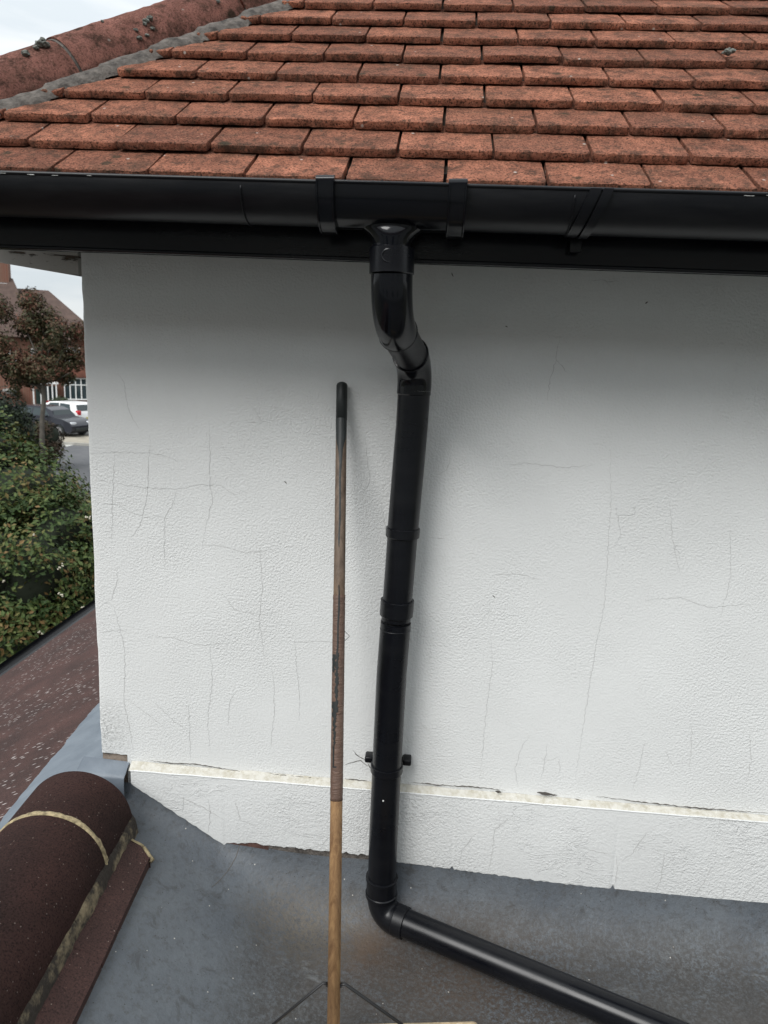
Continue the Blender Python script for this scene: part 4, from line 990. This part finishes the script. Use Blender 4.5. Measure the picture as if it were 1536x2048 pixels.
# ---------------- belt of distant trees beyond the houses
random.seed(40); BB = [((x+random.uniform(-4, 4), 95+random.uniform(-8, 8)+abs(x)*.1, GZD+2+random.uniform(0, 2.5)), random.uniform(4, 6.5), 1.0) for x in range(-150, 130, 7)]
belt = obj('distant_trees', leaf_mesh(BB, 50000, 1.1, 41, None, shell=.7), mat_leaf('distant_leaf', (.02, .03, .012), (.04, .055, .02), (.075, .06, .03))); belt['kind'] = 'stuff'; tag(belt, 'far belt of dull green trees beyond the brick house', 'trees')
# ---------------- parked cars
def car(name, label, loc, ang, paint, L_=4.2, W_=1.75, H_c=1.48, hatch=True):
    t_ = thing(name, label, 'car', loc); X = Matrix.Translation(loc) @ Matrix.Rotation(ang, 4, 'Z')
    def body_strip(prof, inset, mat, nm, parent, zsub=None):
        bm = bmesh.new(); rings = []
        for (x, z) in prof:
            tuck = inset(z); rings.append([bm.verts.new(X @ Vector((x, s*(W_/2-tuck), z))) for s in (-1, 1)])
        n = len(rings)
        for i in range(n):
            j = (i+1) % n; bm.faces.new((rings[i][0], rings[j][0], rings[j][1], rings[i][1]))
        fs = [bm.faces.new([r_[s] for r_ in rings]) for s in (0, 1)]
        bmesh.ops.triangulate(bm, faces=fs); 
        return obj(nm, bm, mat, parent, True, .5)
    h = L_/2
    lower = [(-h+.05, .25), (-h, .45), (-h+.03, .78), (-h+.12, .95), (-h+.5, 1.0), (0, .98), (h-1.25, .97), (h-.55, .88), (h-.15, .74), (h, .58), (h-.02, .35), (h-.12, .22)]
    # arches
    def archy(cx, r_=.36): return [(cx+r_*math.cos(math.pi*k/8), .28+r_*math.sin(math.pi*k/8)) for k in range(9)]
    lower2 = lower + archy(h-.82)+archy(-h+.75)
    body = body_strip(lower2, lambda z: .02+max(0, z-.6)*.12, paint, 'body', t_)
    cab = [(-h+.12, .95), (-h+.38, H_c-.12), (-h+.75, H_c-.02), (-.3, H_c), (.35, H_c-.04), (.72, H_c-.18), (h-1.15, .96)]
    body_strip(cab, lambda z: .06+max(0, z-.9)*.38, paint, 'cabin', t_)
    gl = M['glass']
    bm = bmesh.new()
    for s in (-1, 1):
        for quad in ([(-h+.62, 1.02), (-h+.80, H_c-.12), (-.45, H_c-.08), (-.50, 1.02)], [(-.42, 1.02), (-.38, H_c-.08), (.32, H_c-.11), (.70, 1.02)]):
            vs = [bm.verts.new(X @ Vector((x, s*(W_/2-.06-max(0, z-.9)*.38+.006), z))) for x, z in quad]; bm.faces.new(vs)
    for quad in ([(h-1.22, .99), (.76, H_c-.20)], [(-h+.17, 1.02), (-h+.37, H_c-.14)]):
        (xa, za_), (xb, zb4) = quad; dx = .02 if xa > 0 else -.02
        vs = [bm.verts.new(X @ Vector((xa+dx, -(W_/2-.16), za_+.01))), bm.verts.new(X @ Vector((xa+dx, W_/2-.16, za_+.01))), bm.verts.new(X @ Vector((xb+dx, W_/2-.28, zb4+.01))), bm.verts.new(X @ Vector((xb+dx, -(W_/2-.28), zb4+.01)))]; bm.faces.new(vs)
    obj('windows', bm, gl, t_)
    for wx in (h-.82, -h+.75):
        for s in (-1, 1):
            bm = bmesh.new(); a_ = X @ Vector((wx, s*(W_/2-.2), .31)); b_ = X @ Vector((wx, s*(W_/2-.0), .31)); tube(bm, [a_, b_], .31, 24); wl = obj('wheel', bm, M['rubber'], t_, True, .6)
            bm = bmesh.new(); tube(bm, [b_, X @ Vector((wx, s*(W_/2+.012), .31))], .2, 18); obj('rim', bm, M['alloy'], wl, True, .6)
    for s in (-1, 1):
        bm = bmesh.new(); box(bm, (h-.20, s*(W_/2-.28), .70), (.26, .36, .13), X, .03); obj('headlight', bm, M['lamp'], t_, True)
        bm = bmesh.new(); box(bm, (-h+.13, s*(W_/2-.20), .92), (.22, .24, .26), X, .04); obj('tail_light', bm, M['tail'], t_, True)
        bm = bmesh.new(); box(bm, (.62, s*(W_/2+.06), 1.02), (.12, .2, .12), X, .03); obj('mirror', bm, paint, t_, True)
    bm = bmesh.new(); box(bm, (h+.0, 0, .40), (.05, 1.2, .16), X, .02); obj('grille', bm, M['rubber'], t_)
    bm = bmesh.new(); box(bm, (-h+.0, 0, .62), (.03, .5, .11), X); obj('number_plate', bm, M['plate'], t_)
    bm = bmesh.new(); box(bm, (-h+.02, 0, .38), (.12, W_-.2, .2), X, .03); obj('rear_bumper', bm, M['rubber'], t_, True)
    return t_
M['alloy'] = simple('alloy', (.4, .4, .42), .3, metal=.8); M['lamp'] = simple('lamp_lens', (.6, .62, .65), .15); M['tail'] = simple('red_lens', (.55, .02, .03), .2); M['plate'] = simple('plate', (.55, .48, .12), .5)
darkp = simple('dark_grey_car_paint', (.03, .032, .042), .18, metal=.3); whitep = simple('white_car_paint', (.80, .80, .80), .18)
def gcar(px, py, t): p = atD(px, py, t); return (p.x, p.y, GZD+.10)
car('parked_car', 'dark grey parked car with its nose towards the right behind the tree trunk', gcar(100, 840, 37.5), math.radians(-14), darkp, 4.3)
car('parked_car', 'white hatchback with red tail light parked beyond the dark grey car', gcar(128, 830, 41.5), math.radians(160), whitep, 4.0)
